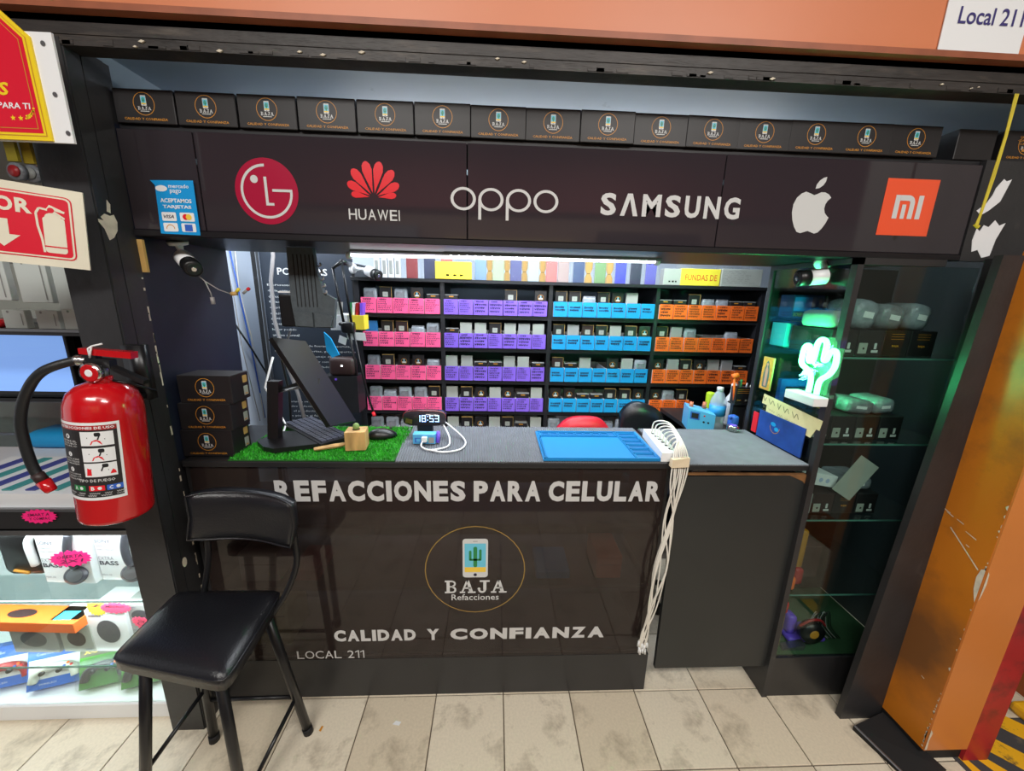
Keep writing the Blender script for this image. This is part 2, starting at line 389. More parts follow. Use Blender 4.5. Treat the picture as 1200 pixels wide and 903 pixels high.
# left black post, two members
b = MB(K_paint); b.box(-1.142, -1.0325, -.10, .02, 0, 2.12); b.box(-1.10, -1.0295, -.096, -.060, 0, 2.12); b.box(-1.10, -1.0295, -.057, .0, 0, 2.12)
post = struct('trim_4', b)
b = MB(chip); b.fr = Fr((-1.0292, 0, 0), (0, 1, 0), (0, 0, 1))
b.poly([(-.100, 1.715), (-.088, 1.70), (-.080, 1.672), (-.066, 1.68), (-.052, 1.70), (-.048, 1.722), (-.054, 1.74), (-.066, 1.735), (-.08, 1.738), (-.092, 1.728), (-.086, 1.72), (-.100, 1.722)], .0)
b.poly([(-.072, 1.745), (-.062, 1.742), (-.058, 1.765), (-.066, 1.775)], 0)
b.disc(-.05, .66, .010, 0, 9, .018)
for k in range(34):
    z = random.uniform(.25, 1.6); d = random.uniform(0, .004); b.rect(-.004 - d, -.0015, z, z + random.uniform(.004, .03), 0)
ob('bare_patch', b, post, label='bare plaster and chipped spots on the post')
b = MB(navy); b.box(-1.05, -1.03, .0, .375, 1.0, 1.98); struct('wall_partition', b)
b = MB(K_lam); b.box(-1.05, -1.03, .0, .34, .0, 1.0); struct('trim_5', b)
b = MB(kraft); b.box(-1.03, -1.015, .0, .008, 1.595, 1.685); struct('trim_6', b)
# right black post and header, orange pillar
b = MB(K_paint); b.hexa([(1.345, -.122, 0), (1.502, -.122, 0), (1.502, -.10, 0), (1.345, -.10, 0), (1.437, -.122, 1.70), (1.502, -.122, 1.70), (1.502, -.10, 1.70), (1.437, -.10, 1.70)]); struct('trim_7', b)
b = MB(K_paint); b.box(1.452, 1.85, -.004, .012, 1.694, 1.98); struct('trim_12', b)
b = MB(orange2); b.box(1.502, 1.66, -.262, -.115, .055, 1.712)
b.m(orange3); b.box(1.503, 1.662, -.2665, -.262, .055, 1.712)
b.m(redp); b.box(1.662, 1.755, -.266, -.115, .0, 1.712)
b.m(K_matte); b.box(1.506, 1.662, -.255, -.115, 0, .056); b.box(1.515, 1.75, -.115, -.02, 0, 1.70)
pl = struct('pillar', b)
b = MB(chip); b.fr = Fr((1.5015, 0, 0), (0, -1, 0), (0, 0, 1))      # worn arris and scratches
for k in range(60):
    z = random.choice((random.uniform(.06, .16), random.uniform(.3, 1.0), random.uniform(.68, .8), random.uniform(.1, .3)))
    h = random.uniform(.004, .018); d = random.uniform(.0015, .006)
    b.poly([(.262, z), (.262, z + h), (.262 - d, z + h * .6), (.262 - d * .6, z + h * .2)], .0008)
b.poly([(.262, .66), (.262, .775), (.252, .772), (.247, .74), (.25, .70), (.257, .675)], .001)
b.poly([(.15, .849), (.152, .852), (.247, .765), (.245, .762)], .001)
for a0, z0, l in ((.19, .86, .03), (.16, .885, .02), (.2, .30, .01), (.12, .9, .02), (.13, .893, .02), (.2, .82, .01)):
    b.poly([(a0, z0), (a0, z0 + .002), (a0 + l, z0 - l * .35 + .003), (a0 + l, z0 - l * .35)], .001)
b.fr = Fr((0, -.2668, 0))
b.poly([(1.503, .03 + .03), (1.512, .06), (1.508, .10), (1.512, .135), (1.503, .15)], .001)
b.poly([(1.503, .67), (1.507, .69), (1.511, .73), (1.508, .765), (1.503, .775)], .001)
ob('chipped_edge', b, pl, label='chipped pale plaster along the pillar corner')
b = MB(K_matte); b.hexa([(1.36, -.16, 0), (1.40, -.31, 0), (1.54, -.31, 0), (1.50, -.13, 0), (1.36, -.16, .02), (1.40, -.31, .012), (1.54, -.31, .035), (1.50, -.13, .04)])
b.m(steel); b.tube([(1.362, -.162, .022), (1.402, -.312, .014)], .004, 6)
struct('trim_8', b)
# far right wall of the passage
b = MB(mat('grey_wall_paint', s(150, 150, 142), .6, var=.05)); b.box(2.2, 2.26, -1.2, .8, .205, 2.6); b.m(mat('brown_orange_dado', s(150, 76, 30), .5, var=.1)); b.box(2.19, 2.26, -1.2, .8, 0, .205)
struct('wall_passage', b)
b = MB(hy); b.rbox(2.06, 2.18, -.19, -.10, 0, .045, .012); ob('wheel_stop', b, label='small yellow block on the floor at the right passage wall', cat='floor block', base=(2.12, -.14, 0))
# opposite side of the hall (seen only as reflections)
b = MB(mat('opposite_wall_cream', s(150, 128, 112), .6, var=.1, scale=1)); b.box(-6, 6, -3.7, -3.6, 0, 3.6)
opp = struct('wall_opposite', b)
opc = [mat('opp_brown', s(92, 60, 48), .6), mat('opp_tan', s(190, 168, 120), .6), mat('opp_dark', s(48, 44, 46), .5), mat('opp_red', s(140, 48, 50), .6), mat('opp_grey', s(120, 128, 134), .6)]
b = MB(opc[0])
for k, (x0, x1, z0, z1, c) in enumerate(((-6, 6, 2.5, 3.5, 3), (-4, -2.6, .1, 2.2, 2), (-2.3, -.9, .9, 2.3, 4), (-.6, .9, .1, 1.1, 0), (-.6, .9, 1.3, 2.2, 1), (1.2, 2.4, .1, 2.3, 2), (2.7, 4.5, .8, 2.2, 1))):
    b.m(opc[c]); b.box(x0, x1, -3.6, -3.5 + .02 * (k % 3), z0, z1)
ob('stall_shutter', b, opp, label='stall fronts across the hall')
b = MB(mat('hall_ceiling', s(150, 146, 140), .7)); b.box(-6, 6, -4, 0, 3.6, 3.66); struct('ceiling', b)
# ------------------------------------------------------------------ the shop logo: ring, small phone with a cactus, name
def slab(b, ch, a, z, w_, h, c=.0006):
    t = w_ * .2; q = h * .15
    R = lambda x0, x1, y0, y1: b.rect(a + x0 * w_, a + x1 * w_, z + y0 * h, z + y1 * h, c)
    if ch == 'B':
        R(0, .55, 0, .13); R(0, .55, .87, 1); R(.12, .34, .13, .87); R(.34, .6, .46, .56)
        for cy, r in ((.27, .27), (.74, .24)): b.arc(a + .52 * w_, z + cy * h, r * .5 * h, r * h, c, 10, -PI / 2, PI / 2)
    elif ch == 'A':
        P = lambda *p: b.poly([(a + x * w_, z + y * h) for x, y in p], c)
        P((.06, .1), (.18, .1), (.56, 1), (.40, 1)); P((.62, .1), (.88, .1), (.60, 1), (.40, 1)); R(.26, .74, .34, .45); R(-.06, .32, 0, .12); R(.52, 1.06, 0, .12)
    else:
        R(.25, .95, .87, 1); R(.5, .72, .25, .87); b.arc(a + .42 * w_, z + .27 * h, .12 * h, .27 * h, c, 10, PI, 2 * PI); b.disc(a + .2 * w_, z + .33 * h, .1 * h, c, 10)
def phone_mark(b, cx, z0, w_, h, c=.0005):
    b.m(ltgrey); b.rrect(cx - w_ / 2, cx + w_ / 2, z0, z0 + h, w_ * .12, c)
    b.m(sky); b.rect(cx - w_ * .42, cx + w_ * .42, z0 + h * .27, z0 + h * .88, c * 1.6)
    b.m(sand); b.rect(cx - w_ * .42, cx + w_ * .42, z0 + h * .14, z0 + h * .27, c * 1.6)
    b.m(cactg); k = c * 2.4
    b.rrect(cx - w_ * .075, cx + w_ * .075, z0 + h * .27, z0 + h * .80, w_ * .07, k)
    for sx, lo, hi in ((-1, .44, .70), (1, .44, .73)):
        b.rrect(cx + sx * w_ * .2 - w_ * .05, cx + sx * w_ * .2 + w_ * .05, z0 + h * lo, z0 + h * hi, w_ * .045, k)
        b.rect(min(cx, cx + sx * w_ * .2), max(cx, cx + sx * w_ * .2), z0 + h * lo, z0 + h * (lo + .05), k)
    b.m(ink); b.disc(cx, z0 + h * .07, w_ * .07, c * 1.6, 10); b.rect(cx - w_ * .09, cx + w_ * .09, z0 + h * .93, z0 + h * .94, c * 1.6)
def shop_logo(b, cx, cz, r, ring=goldl, rw=.05, small=False):
    b.m(ring); b.arc(cx, cz, r * (1 - rw), r, .0005, 36)
    phone_mark(b, cx, cz - r * .16, r * .5, r * .88)
    b.m(ltgrey)
    for k, ch in enumerate('BAJA'): slab(b, ch, cx - r * .61 + k * r * .315, cz - r * .53, r * .285, r * .30)
    if small: b.rect(cx - r * .42, cx + r * .42, cz - r * .66, cz - r * .60, .0005)
    else: b.text('Refacciones', cx - r * .48, cx + r * .48, cz - r * .70, cz - r * .56, .0005, bold=.005)

# ------------------------------------------------------------------ counter
ct = thing('shop_counter', 'long black counter with a dark gloss front panel and white lettering', 'counter', (-.2, .17, 0))
b = MB(K_lam); b.rbox(-1.012, .608, -.012, .345, .986, 1.006, .003); ob('countertop', b, ct)
b = MB(film); b.box(-1.0, .604, 0, .006, .19, .984); ob('front_panel', b, ct, label='dark brown see-through gloss panel')
b = MB(K_lam); b.box(-1.0, .622, -.001, .012, .012, .189); ob('kick_panel', b, ct)
b = MB(K_lam); b.box(-1.012, -1.0, .0, .34, .012, .985); ob('side_panel', b, ct)
b = MB(K_lam); b.box(.606, .618, .006, .34, .012, .985); ob('side_panel', b, ct)
for z in (.19, .48, .74):
    b = MB(K_lam); b.box(-.999, .604, .02, .335, z, z + .014); ob('inner_shelf', b, ct)
for x in (-.95, .59):
    b = MB(K_matte); b.box(x - .03, x + .02, .02, .05, 0, .012); ob('foot', b, ct)
def letters(name, par, body, a0, a1, b0, b1, ma, fr, bold=0, res=3, shear=0, c=.0008, **kw):
    q = MB(ma); q.fr = fr; q.atext(body, a0, a1, b0, b1, c, bold, res); return ob(name, q, par, **kw)
F0 = Fr((0, -.0, 0))
for body, a0, a1 in (('REFACCIONES', -.735, -.095), ('PARA', -.067, .165), ('CELULAR', .193, .592)):
    letters('headline_lettering', ct, body, a0, a1, .856, .934, greyp, F0, bold=.048)
for body, a0, a1 in (('CALIDAD', -.588, -.285), ('Y', -.243, -.197), ('CONFIANZA', -.155, .437)):
    letters('slogan_lettering', ct, body, a0, a1, .272, .323, greyp, F0, bold=.055)
letters('small_lettering', ct, 'LOCAL 211', -.732, -.482, .195, .23, greyp, F0, bold=.0)
b = MB(greyp); b.fr = F0; shop_logo(b, -.061, .5775, .182, goldt, .018)
ob('round_logo', b, ct, label='round logo with a phone, cactus and shop name')
# things stored behind the dark front
for k, (x, z, w_, h, ma, lab) in enumerate(((.17, .495, .13, .035, blue, 'flat blue box seen dimly through the counter front'), (.40, .495, .10, .10, oran, 'orange box seen dimly through the counter front'),
        (-.93, .495, .14, .12, offw, 'pale box behind the dark panel at the left end, upper shelf'), (-.93, .205, .15, .22, cream, 'pale yellow box behind the dark panel at the left end, lower shelf'),
        (-.75, .495, .10, .05, redp, 'small red packet behind the dark panel beside the chair back'))):
    q = MB(ma); q.rbox(x, x + w_, .05, .2, z, z + h, .004, seg=1); o = ob('stock_box', q, label=lab, cat='box', base=(x + w_ / 2, .12, z))
    q = MB(inkb); q.fr = Fr((0, .05, 0)); q.rect(x + .01, x + w_ - .01, z + h * .6, z + h * .62, .001); ob('printed_line', q, o)

# ------------------------------------------------------------------ right counter flap with hanging door panel
fl = thing('counter_flap', 'hinged black counter flap with a plain dark door panel below', 'counter flap', (.85, .17, .13))
b = MB(K_lam); b.rbox(.620, 1.098, -.02, .345, .984, 1.002, .002); ob('flap_top', b, fl)
b = MB(mat('charcoal_laminate', s(40, 42, 42), .45, var=.12, scale=3, dirt=s(66, 64, 60), dscale=2.5, dlo=.62, dhi=.9)); b.hexa([(.648, -.016, .135), (1.10, -.016, .135), (1.10, 0, .135), (.648, 0, .135), (.641, -.016, .96), (1.10, -.016, .965), (1.10, 0, .965), (.641, 0, .96)])
ob('door_panel', b, fl)
b = MB(mat('raw_board_edge', s(120, 82, 46), .8, var=.3, scale=30)); b.box(.64, 1.10, -.0165, .0, .9655, .9695)
b.poly_ = None; b.fr = Fr((0, -.0165, 0)); b.poly([(1.03, .968), (1.10, .968), (1.10, .93), (1.085, .945), (1.06, .955), (1.045, .962)], .0006)
ob('worn_edge', b, fl, label='bare brown board edge')
for x0, x1, ma, lab in ((.655, .70, cactg, 'green packet under the counter flap'), (.705, .765, whitep, 'crumpled white paper under the counter flap'), (.80, .89, greyc, 'grey packet under the counter flap')):
    q = MB(ma); q.hexa([(x0, .02, .955), (x1, .02, .955), (x1 + .01, .1, .955), (x0 + .01, .1, .955), (x0 + .008, .02, .975), (x1 - .02, .02, .982), (x1, .1, .98), (x0, .1, .975)])
    q.box(x0 + .01, x1 - .01, .03, .09, .953, .956); o = ob('packet', q, label=lab, cat='packet', base=(x0, .05, .955))
q = MB(K_lam); q.box(.645, 1.098, .015, .33, .944, .954); q.box(.645, .66, .015, .33, .954, .984); ob('under_shelf', q, fl)

def ribbed(name, x0, x1, y0, y1, z, lab, drop=0, skew=0, y1b=None):
    n = int((x1 - x0) / .0085); d = (x1 - x0) / n; q = MB(matg); vs = []; fs = []
    y1b = y1b if y1b is not None else y1
    for k in range(n * 2 + 1):
        x = x0 + d * k / 2; h = z + (.006 if k % 2 == 0 else .0025); t = (x - x0) / (x1 - x0); ye = y1 + (y1b - y1) * t
        vs += [(x, y0 + (.002 if k % 2 else 0), h), (x + skew * (1 - t), ye, h), (x, y0 + (.002 if k % 2 else 0), z)]
    for k in range(n * 2): a = 3 * k; fs += [(a, a + 3, a + 4, a + 1), (a + 2, a + 5, a + 3, a)]
    q.add(vs, fs); q.box(x0, x1, y0 + .004, y1 - .004, z, z + .0022)
    return ob(name, q, label=lab, cat='counter mat', base=((x0 + x1) / 2, (y0 + y1) / 2, z))
ribbed('ribbed_mat', -.325, .595, -.014, .335, 1.007, 'grey ribbed rubber mat in the middle of the counter under the blue work mat', skew=-.03)
ribbed('ribbed_mat', .622, 1.094, -.02, .34, 1.003, 'grey ribbed rubber mat on the counter flap at the right', y1b=.335)
# artificial grass
gm = thing('grass_mat', 'bright green artificial grass mat under the monitor and keyboard', 'grass mat', (-.58, .16, 1.007))
b = MB(grassb); b.box(-.868, -.33, -.008, .318, 1.0065, 1.010); ob('mat_backing', b, gm)
b = MB(grass); rg = random.Random(3)
for k in range(13000):
    x = rg.uniform(-.865, -.335) + 0; y = rg.uniform(-.006, .316); 
    a = rg.uniform(0, 6.28); l = .0035; dx, dy = l * math.cos(a), l * math.sin(a); tx, ty = rg.gauss(0, .004), rg.gauss(0, .004)
    b.add([(x - dx / 2, y - dy / 2, 1.0095), (x + dx / 2, y + dy / 2, 1.0095), (x + tx, y + ty, 1.0095 + rg.uniform(.006, .012))], [(0, 1, 2)])
ob('grass_blades', b, gm, kind='stuff')

# ------------------------------------------------------------------ sign fascia
fs_ = thing('sign_fascia', 'long black gloss fascia carrying the phone maker logos above the counter', 'fascia sign', (.2, .2, 1.70))
b = MB(K_under); b.rbox(-1.028, 1.45, -.006, .38, 1.694, 1.712, .002, seg=1); ob('lower_board', b, fs_, label='glossy black underside board')
b = MB(K_shelf); b.box(-1.028, 1.85, .014, .24, 1.968, 1.9815); ob('upper_board', b, fs_)
for x0, x1 in ((-1.028, -.833), (-.829, -.088), (-.085, .662), (.665, 1.45)):
    b = MB(K_acr); b.rbox(x0, x1, -.0, .008, 1.713, 1.967, .0012, seg=1); ob('acrylic_panel', b, fs_)
b = MB(K_shelf); b.box(-1.028, 1.45, .3, .31, 1.71, 1.968); ob('back_board', b, fs_)
b = MB(redlg); b.fr = F0                                                # round logo with L and G
cx, cz, R = -.649, 1.823, .0865
b.disc(cx, cz, R, .0008, 48)
b.m(ltgrey); b.arc(cx, cz, R * .74, R * .82, .0014, 40, PI * .5, PI * 2 - .0)
b.rect(cx + R * .18, cx + R * .82, cz - R * .0, cz + R * .08, .0018)
b.rect(cx - R * .06, cx + R * .03, cz - R * .42, cz + R * .44, .0014); b.rect(cx + R * .03, cx + R * .2, cz - R * .42, cz - R * .34, .0014); b.disc(cx - R * .36, cz + R * .36, R * .12, .0014, 16)
ob('logo', b, fs_, label='crimson round logo with a white face of the letters L and G')
b = MB(redhw); b.fr = F0                                               # eight petal flower
cx, cz = -.352, 1.817
for q, L_, wd in ((8, .052, .014), (28, .070, .019), (52, .082, .021), (78, .086, .022), (102, .086, .022), (128, .082, .021), (152, .070, .019), (172, .052, .014)):
    t = math.radians(q); ux, uz = math.cos(t), math.sin(t); px, pz = -uz, ux; pts = []
    for a, d in ((0, .0), (.25, .32), (.5, .72), (.72, 1), (.88, .85), (.97, .45), (1, 0), (.97, -.45), (.88, -.85), (.72, -1), (.5, -.72), (.25, -.32)):
        r = L_ * a + .012; pts.append((cx + ux * r + px * wd * d * .62, cz + uz * r * .98 + pz * wd * d * .62))
    b.poly(pts, .0008)
b.m(ltgrey); ob('logo', b, fs_, label='red fan of petals logo'); b = MB(ltgrey); b.fr = F0; b.atext('HUAWEI', -.426, -.281, 1.757, 1.786, .0008, bold=.005, gap=.14)
ob('logo', b, fs_, label='white capital lettering below the red petals')
b = MB(ltgrey); b.fr = F0                                              # rounded lowercase word
for k, (cx, st_) in enumerate(((-.098, 0), (-.018, 1), (.062, 1), (.142, 0))):
    b.arc(cx, 1.823, .028, .0365, .0008, 28, ks=.85)
    if st_: b.rect(cx - .0365, cx - .028, 1.768, 1.823, .0012)
ob('logo', b, fs_, label='pale rounded lowercase lettering')
b = MB(ltgrey); b.fr = F0
x = .304
for ch, wd in (('S', .046), ('V', .052), ('M', .056), ('S', .046), ('U', .046), ('N', .048), ('G', .048)):
    if ch == 'V':
        b.poly([(x, 1.792), (x + .013, 1.792), (x + .027, 1.838), (x + .039, 1.792), (x + .053, 1.792), (x + .034, 1.853), (x + .019, 1.853)], .0008)
    else: b.text(ch, x, x + wd, 1.792, 1.853, .0008, bold=.035, res=3)
    x += wd + .013
ob('logo', b, fs_, label='bold white capital lettering, crossbar missing from the A')
b = MB(ltgrey); b.fr = F0                                              # bitten apple
ap = [(0, .62), (.1, .66), (.22, .72), (.36, .72), (.5, .66), (.6, .56), (.5, .46), (.44, .34), (.43, .2), (.48, .06), (.58, -.04), (.64, -.08), (.58, -.26), (.48, -.44), (.36, -.58), (.24, -.62), (.12, -.58), (0, -.54), (-.12, -.58), (-.25, -.62), (-.38, -.58), (-.5, -.42), (-.6, -.2), (-.66, .04), (-.66, .3), (-.58, .52), (-.44, .66), (-.3, .72), (-.16, .68), ]
cx, cz, k_ = .945, 1.822, .088
b.poly([(cx + x * k_ * 1.02, cz + z * k_ * .98 - .008) for x, z in ap], .0008)
b.poly([(cx + x * k_, cz + z * k_ - .006) for x, z in ((0, .78), (.02, .92), (.1, 1.04), (.22, 1.13), (.33, 1.16), (.32, 1.02), (.25, .9), (.13, .81))], .0008)
ob('logo', b, fs_, label='pale fruit logo with a bite and a leaf')
b = MB(orgmi); b.fr = F0; b.rect(1.163, 1.327, 1.763, 1.922, .0008)
b.m(ltgrey); z0, z1 = 1.811, 1.877; t = .0155
b.rect(1.200, 1.200 + t, z0, z1, .0014); b.rect(1.2 + t, 1.241, z1 - t, z1, .0016)
b.arc(1.241, z1 - .0225, .0075, .0225, .0014, 10, 0, PI / 2); b.rect(1.2485, 1.2635, z0, z1 - .0225, .0014); b.rect(1.2255, 1.2385, z0, z1 - .026, .0014); b.rect(1.273, 1.2885, z0, z1, .0014)
ob('logo', b, fs_, label='orange square logo with white letters m and i')
b = MB(mat('sticker_blue', s(20, 150, 220), .35)); b.fr = Fr((-.9, -.0065, 1.77)); 
b.poly([(-.052, -.068), (.056, -.07), (.058, .073), (-.057, .07), (-.046, .058)], .001)
b.m(whitep); b.text('mercado', -.010, .044, .052, .062, .0016, .01); b.text('pago', -.008, .022, .036, .048, .0016, .01); b.disc(-.03, .05, .016, .0016, 14, .008)
b.text('ACEPTAMOS', -.038, .046, .014, .025, .0016, .03); b.text('TARJETAS', -.034, .043, -.003, .008, .0016, .03)
for a in (-.041, .008):
    for z in (-.034, -.062): b.rrect(a, a + .039, z, z + .023, .003, .0016)
b.m(ink); b.text('VISA', -.036, -.008, -.027, -.018, .002, .02, shear=.3); b.m(redhw); b.disc(.023, -.0225, .008, .002, 12); b.m(sand); b.disc(.032, -.0225, .008, .0021, 12)
b.m(bluec); b.rect(.017, .038, -.06, -.042, .002); b.m(goldl); b.arc(-.022, -.055, .010, .012, .002, 8, 0, PI)
ob('card_sticker', b, fs_, label='blue sticker reading MERCADO PAGO ACEPTAMOS TARJETAS')

# ------------------------------------------------------------------ black cartons on the fascia and the counter
lg = MB(goldl); lg.fr = Fr((0, 0, 0)); shop_logo(lg, 0, .0465, .0275, goldl, .05, True)
lg.m(goldl); lg.text('CALIDAD Y CONFIANZA', -.056, .056, .0075, .0135, .0006, bold=.01, res=1)
bx = MB(K_card); bx.rbox(-.077, .077, 0, .20, 0, .0815, .0015, seg=1); bx.m(K_matte); bx.fr = Fr((0, -.0003, 0)); bx.rect(-.076, .076, .0788, .0793, .0003)
carton = ob('phone_carton', bx, label='x', cat='box', local=True, group='black cartons along the top of the fascia')
ob('printed_logo', lg, carton, local=True)
ed = [-1.025, -.868, -.707, -.547, -.389, -.232, -.076, .077, .231, .386, .540, .690, .843, .995, 1.145, 1.30]
ordn = 'leftmost second third fourth fifth sixth seventh eighth ninth tenth eleventh twelfth thirteenth fourteenth fifteenth'.split()
above = {0: 'above the blue card sticker, lowest set', 3: 'left of the red petal logo', 6: 'above the pale rounded lowercase word', 14: 'above the orange square logo'}
for k in range(15):
    x = (ed[k] + ed[k + 1]) / 2; dz = (-.006 if k == 0 else 0)
    lab = ('leftmost' if k == 0 else ordn[k] + ' from the left') + ' of the black logo cartons standing on the fascia'
    o = dup(carton, (x, random.uniform(0, .006), 1.9825), lab, rz=random.uniform(-.012, .012)) if k else carton
    if k == 0: o.location = (x, .004, 1.9825); o['label'] = lab
sd = MB(goldl); sd.fr = Fr((0, -.001, 0)); 
for z, w_ in ((.062, .03), (.053, .034), (.044, .026)): sd.text('CALIDAD', -w_, w_, z, z + .005, .0006, 0, 1)
sd.text('BAJA', -.014, .014, .024, .034, .0006, .03, 1)
o = ob('phone_carton', MB(K_card).rbox(-.06, .06, 0, .20, 0, .0815, .0015, seg=1), label='black carton showing small gold print on the fascia behind the yellow string', cat='box', local=True, group='black cartons along the top of the fascia'); o.location = (1.42, .01, 1.9825)
o = dup(carton, (1.575, .006, 1.9825), 'rightmost logo carton on the fascia, cut by the photo edge')
ob('gold_print', sd, o, local=True)
gset = 'black cartons stacked on the left end of the counter'
for k, (x, z, nm) in enumerate(((-.946, 1.0085, 'bottom'), (-.938, 1.1005, 'middle'), (-.925, 1.1925, 'top'))):
    o = dup(carton, (x + .0, .022, z), nm + ' black logo carton of the three stacked on the counter left end', rz=.0, group=gset)
    o.scale = (1.06, .45, 1.12)
    sq = MB(offw); sq.fr = Fr((.077, 0, 0), (0, 1, 0), (0, 0, 1)); sq.rrect(.13, .18, .012, .04, .003, .0006); sq.m(kraft); sq.rrect(.13, .18, .05, .072, .006, .0006); sq.m(goldl); sq.rect(.14, .17, .015, .018, .0009)
    ob('side_print', sq, o, local=True, label='small pale print on the side')

# ------------------------------------------------------------------ wall signs at upper left and upper right
P = lambda t: Vector(t)
def panel_fr(o, u, v): u = Vector(u).normalized(); v = Vector(v); v = (v - u * v.dot(u)).normalized(); return Fr(o, u, v)
# extinguisher sign: origin at its top right corner, running left
fe = panel_fr((-1.004, -.152, 1.772), (.128, .05, -.012), (-.0, .012, 1))
W_, H_ = .42, .182
b = MB(signw); b.fr = fe; b.prism([(-W_, -H_), (.0, -H_), (.0, 0), (-W_, 0)], -.004, .0)
sg = ob('extinguisher_sign', b, label='red and cream sign reading EXTINTOR with arrow and extinguisher picture', cat='sign', base=(-1.1, -.17, 1.6))
b = MB(reds); b.fr = fe; b.rrect(-W_ + .02, -.021, -H_ + .018, -.018, .012, .0008); b.m(signw); b.rrect(-W_ + .0225, -.0235, -H_ + .0205, -.0205, .010, .0012); b.m(reds); b.rrect(-W_ + .026, -.027, -H_ + .024, -.024, .008, .0016)
ob('red_field', b, sg)
b = MB(signw); b.fr = fe; b.atext('EXTINTOR', -.305, -.090, -.066, -.034, .0021, .04)
b.poly([(-.172, -.118), (-.154, -.118), (-.154, -.084), (-.132, -.084), (-.132, -.118), (-.114, -.118), (-.143, -.146)], .0021)
px_ = lambda L_: [(a * 1.0 + .014 if a < -.05 else a + .012, z) for a, z in L_]
b.rrect(-.074, -.036, -.150, -.068, .006, .0021); b.disc(-.056, -.068, .014, .0022, 16, .01)
b.poly(px_([(-.08, -.05), (-.048, -.056), (-.046, -.052), (-.074, -.04)]), .0021); b.poly(px_([(-.072, -.056), (-.048, -.070), (-.047, -.066), (-.07, -.05)]), .0022)
pts = [(-.064, -.052), (-.078, -.05), (-.084, -.062), (-.083, -.09), (-.078, -.12), (-.076, -.15)]
for (a, z), (a2, z2) in zip(pts, pts[1:]):
    d = Vector((a2 - a, z2 - z)).normalized() * .0022; b.poly([(a - d.y, z + d.x), (a2 - d.y, z2 + d.x), (a2 + d.y, z2 - d.x), (a + d.y, z - d.x)], .0022)
b.m(reds); b.rect(-.075, -.035, -.137, -.134, .0026); b.disc(-.058, -.052, .006, .0026, 12)
ob('pictogram', b, sg, label='cream lettering EXTINTOR, down arrow and extinguisher')
# red hexagonal shop sign on a white board
fh = Fr((-.953, -.20, 1.864), (1, 0, 0), (-.0, 0, 1))
b = MB(white); b.fr = fh; b.prism([(-.35, .0), (0, 0), (-.0, .211), (-.35, .21)], -.006, -.001)
hs = ob('shop_sign', b, label='red hexagonal shop sign with yellow border on a white board, top left corner', cat='sign', base=(-1.05, -.2, 1.86))
b = MB(signy); b.fr = fh; hexp = lambda q: [(-.30 + q, .002 + q), (-.042 - q, .002 + q), (-.042 - q * 1.0, .200 - q * .3), (-.098, .252 - q * 1.1), (-.30, .252 - q * 1.1)]
b.prism(hexp(0), -.001, .003); b.m(goldl); b.poly(hexp(.008), .0036); b.m(signy); b.poly(hexp(.0095), .0039); b.m(reds); b.poly(hexp(.014), .0042); b.m(goldl); b.poly(hexp(.022), .0045); b.m(reds); b.poly(hexp(.0235), .0048)
ob('hexagon_plate', b, hs, label='red plate with yellow border')
b = MB(signy); b.fr = fh; b.text('FUNDAS', -.27, -.106, .087, .112, .0052, .03, shear=.2)
for a in (-.112, -.096):
    b.poly([(a + (.006 if k % 2 == 0 else .0025) * math.sin(k * PI / 5), .044 + (.006 if k % 2 == 0 else .0025) * math.cos(k * PI / 5)) for k in range(10)], .0052)
for k in range(6): b.disc(-.084 + .0035 * k, .044 + .0006 * k * k, .003, .0052, 8, .0018); b.disc(-.082 + .0035 * k, .049 + .0006 * k * k, .003, .0052, 8, .0018)
b.m(whitep); b.text('TODO PARA TI', -.20, -.070, .062, .074, .0052, .02, shear=.1)
ob('sign_lettering', b, hs, label='white lettering ending PARA TI, yellow S, stars')
b = MB(steel); b.fr = fh
for a, z in ((-.020, .19), (-.018, .095), (-.008, .02)): b.disc(a, z, .005, .0005, 10)
ob('screw', b, hs)
# Local 211 notice
ll = Fr((1.097, -.163, 2.172), (1, 0, .0), (0, 0, 1))
b = MB(whitep); b.fr = Fr((1.094, -.1225, 2.172)); b.prism([(0, 0), (.215, -.004), (.215, .2), (0, .2)], 0, .002)
ln = ob('notice_board', b, label='white paper notice reading Local 211 on the orange beam', cat='notice', base=(1.1, -.16, 2.17))
b = MB(mat('navy_ink', s(52, 44, 110), .6)); b.fr = Fr((1.094, -.1225, 2.172)); b.text('Local 211', .034, .203, .062, .098, .003, .012, 4);
ob('notice_lettering', b, ln)
# torn papers and the yellow string on the right header
for pts, lab in (([(1.461, 1.84), (1.478, 1.828), (1.5, 1.842), (1.528, 1.868), (1.545, 1.93), (1.53, 1.924), (1.52, 1.93), (1.503, 1.905), (1.498, 1.885), (1.485, 1.86)], 'upper torn scrap of white paper stuck to the black header by the yellow string'),
                 ([(1.474, 1.755), (1.482, 1.722), (1.50, 1.728), (1.52, 1.705), (1.545, 1.712), (1.55, 1.76), (1.566, 1.808), (1.548, 1.80), (1.53, 1.815), (1.515, 1.795), (1.498, 1.80), (1.49, 1.782), (1.478, 1.79)], 'lower torn scrap of white paper stuck to the black header')):
    b = MB(whitep); b.fr = Fr((0, -.0045, 0)); b.prism(pts, 0, .0012); ob('paper_scrap', b, label=lab, cat='paper scrap', base=(pts[0][0], -.005, pts[0][1]))
b = MB(mat('yellow_string', s(196, 178, 40), .7))
for d in (0, .004, .008): b.tube([(1.352 + d, -.108, 2.10), (1.351 + d * .7, -.112, 2.0), (1.347 + d, -.112, 1.9), (1.343 + d * .5, -.112, 1.80), (1.338 + d, -.112, 1.775)], .0017, 5)
b.tube([(1.335, -.112, 1.778), (1.345, -.114, 1.77), (1.35, -.112, 1.776)], .003, 5)
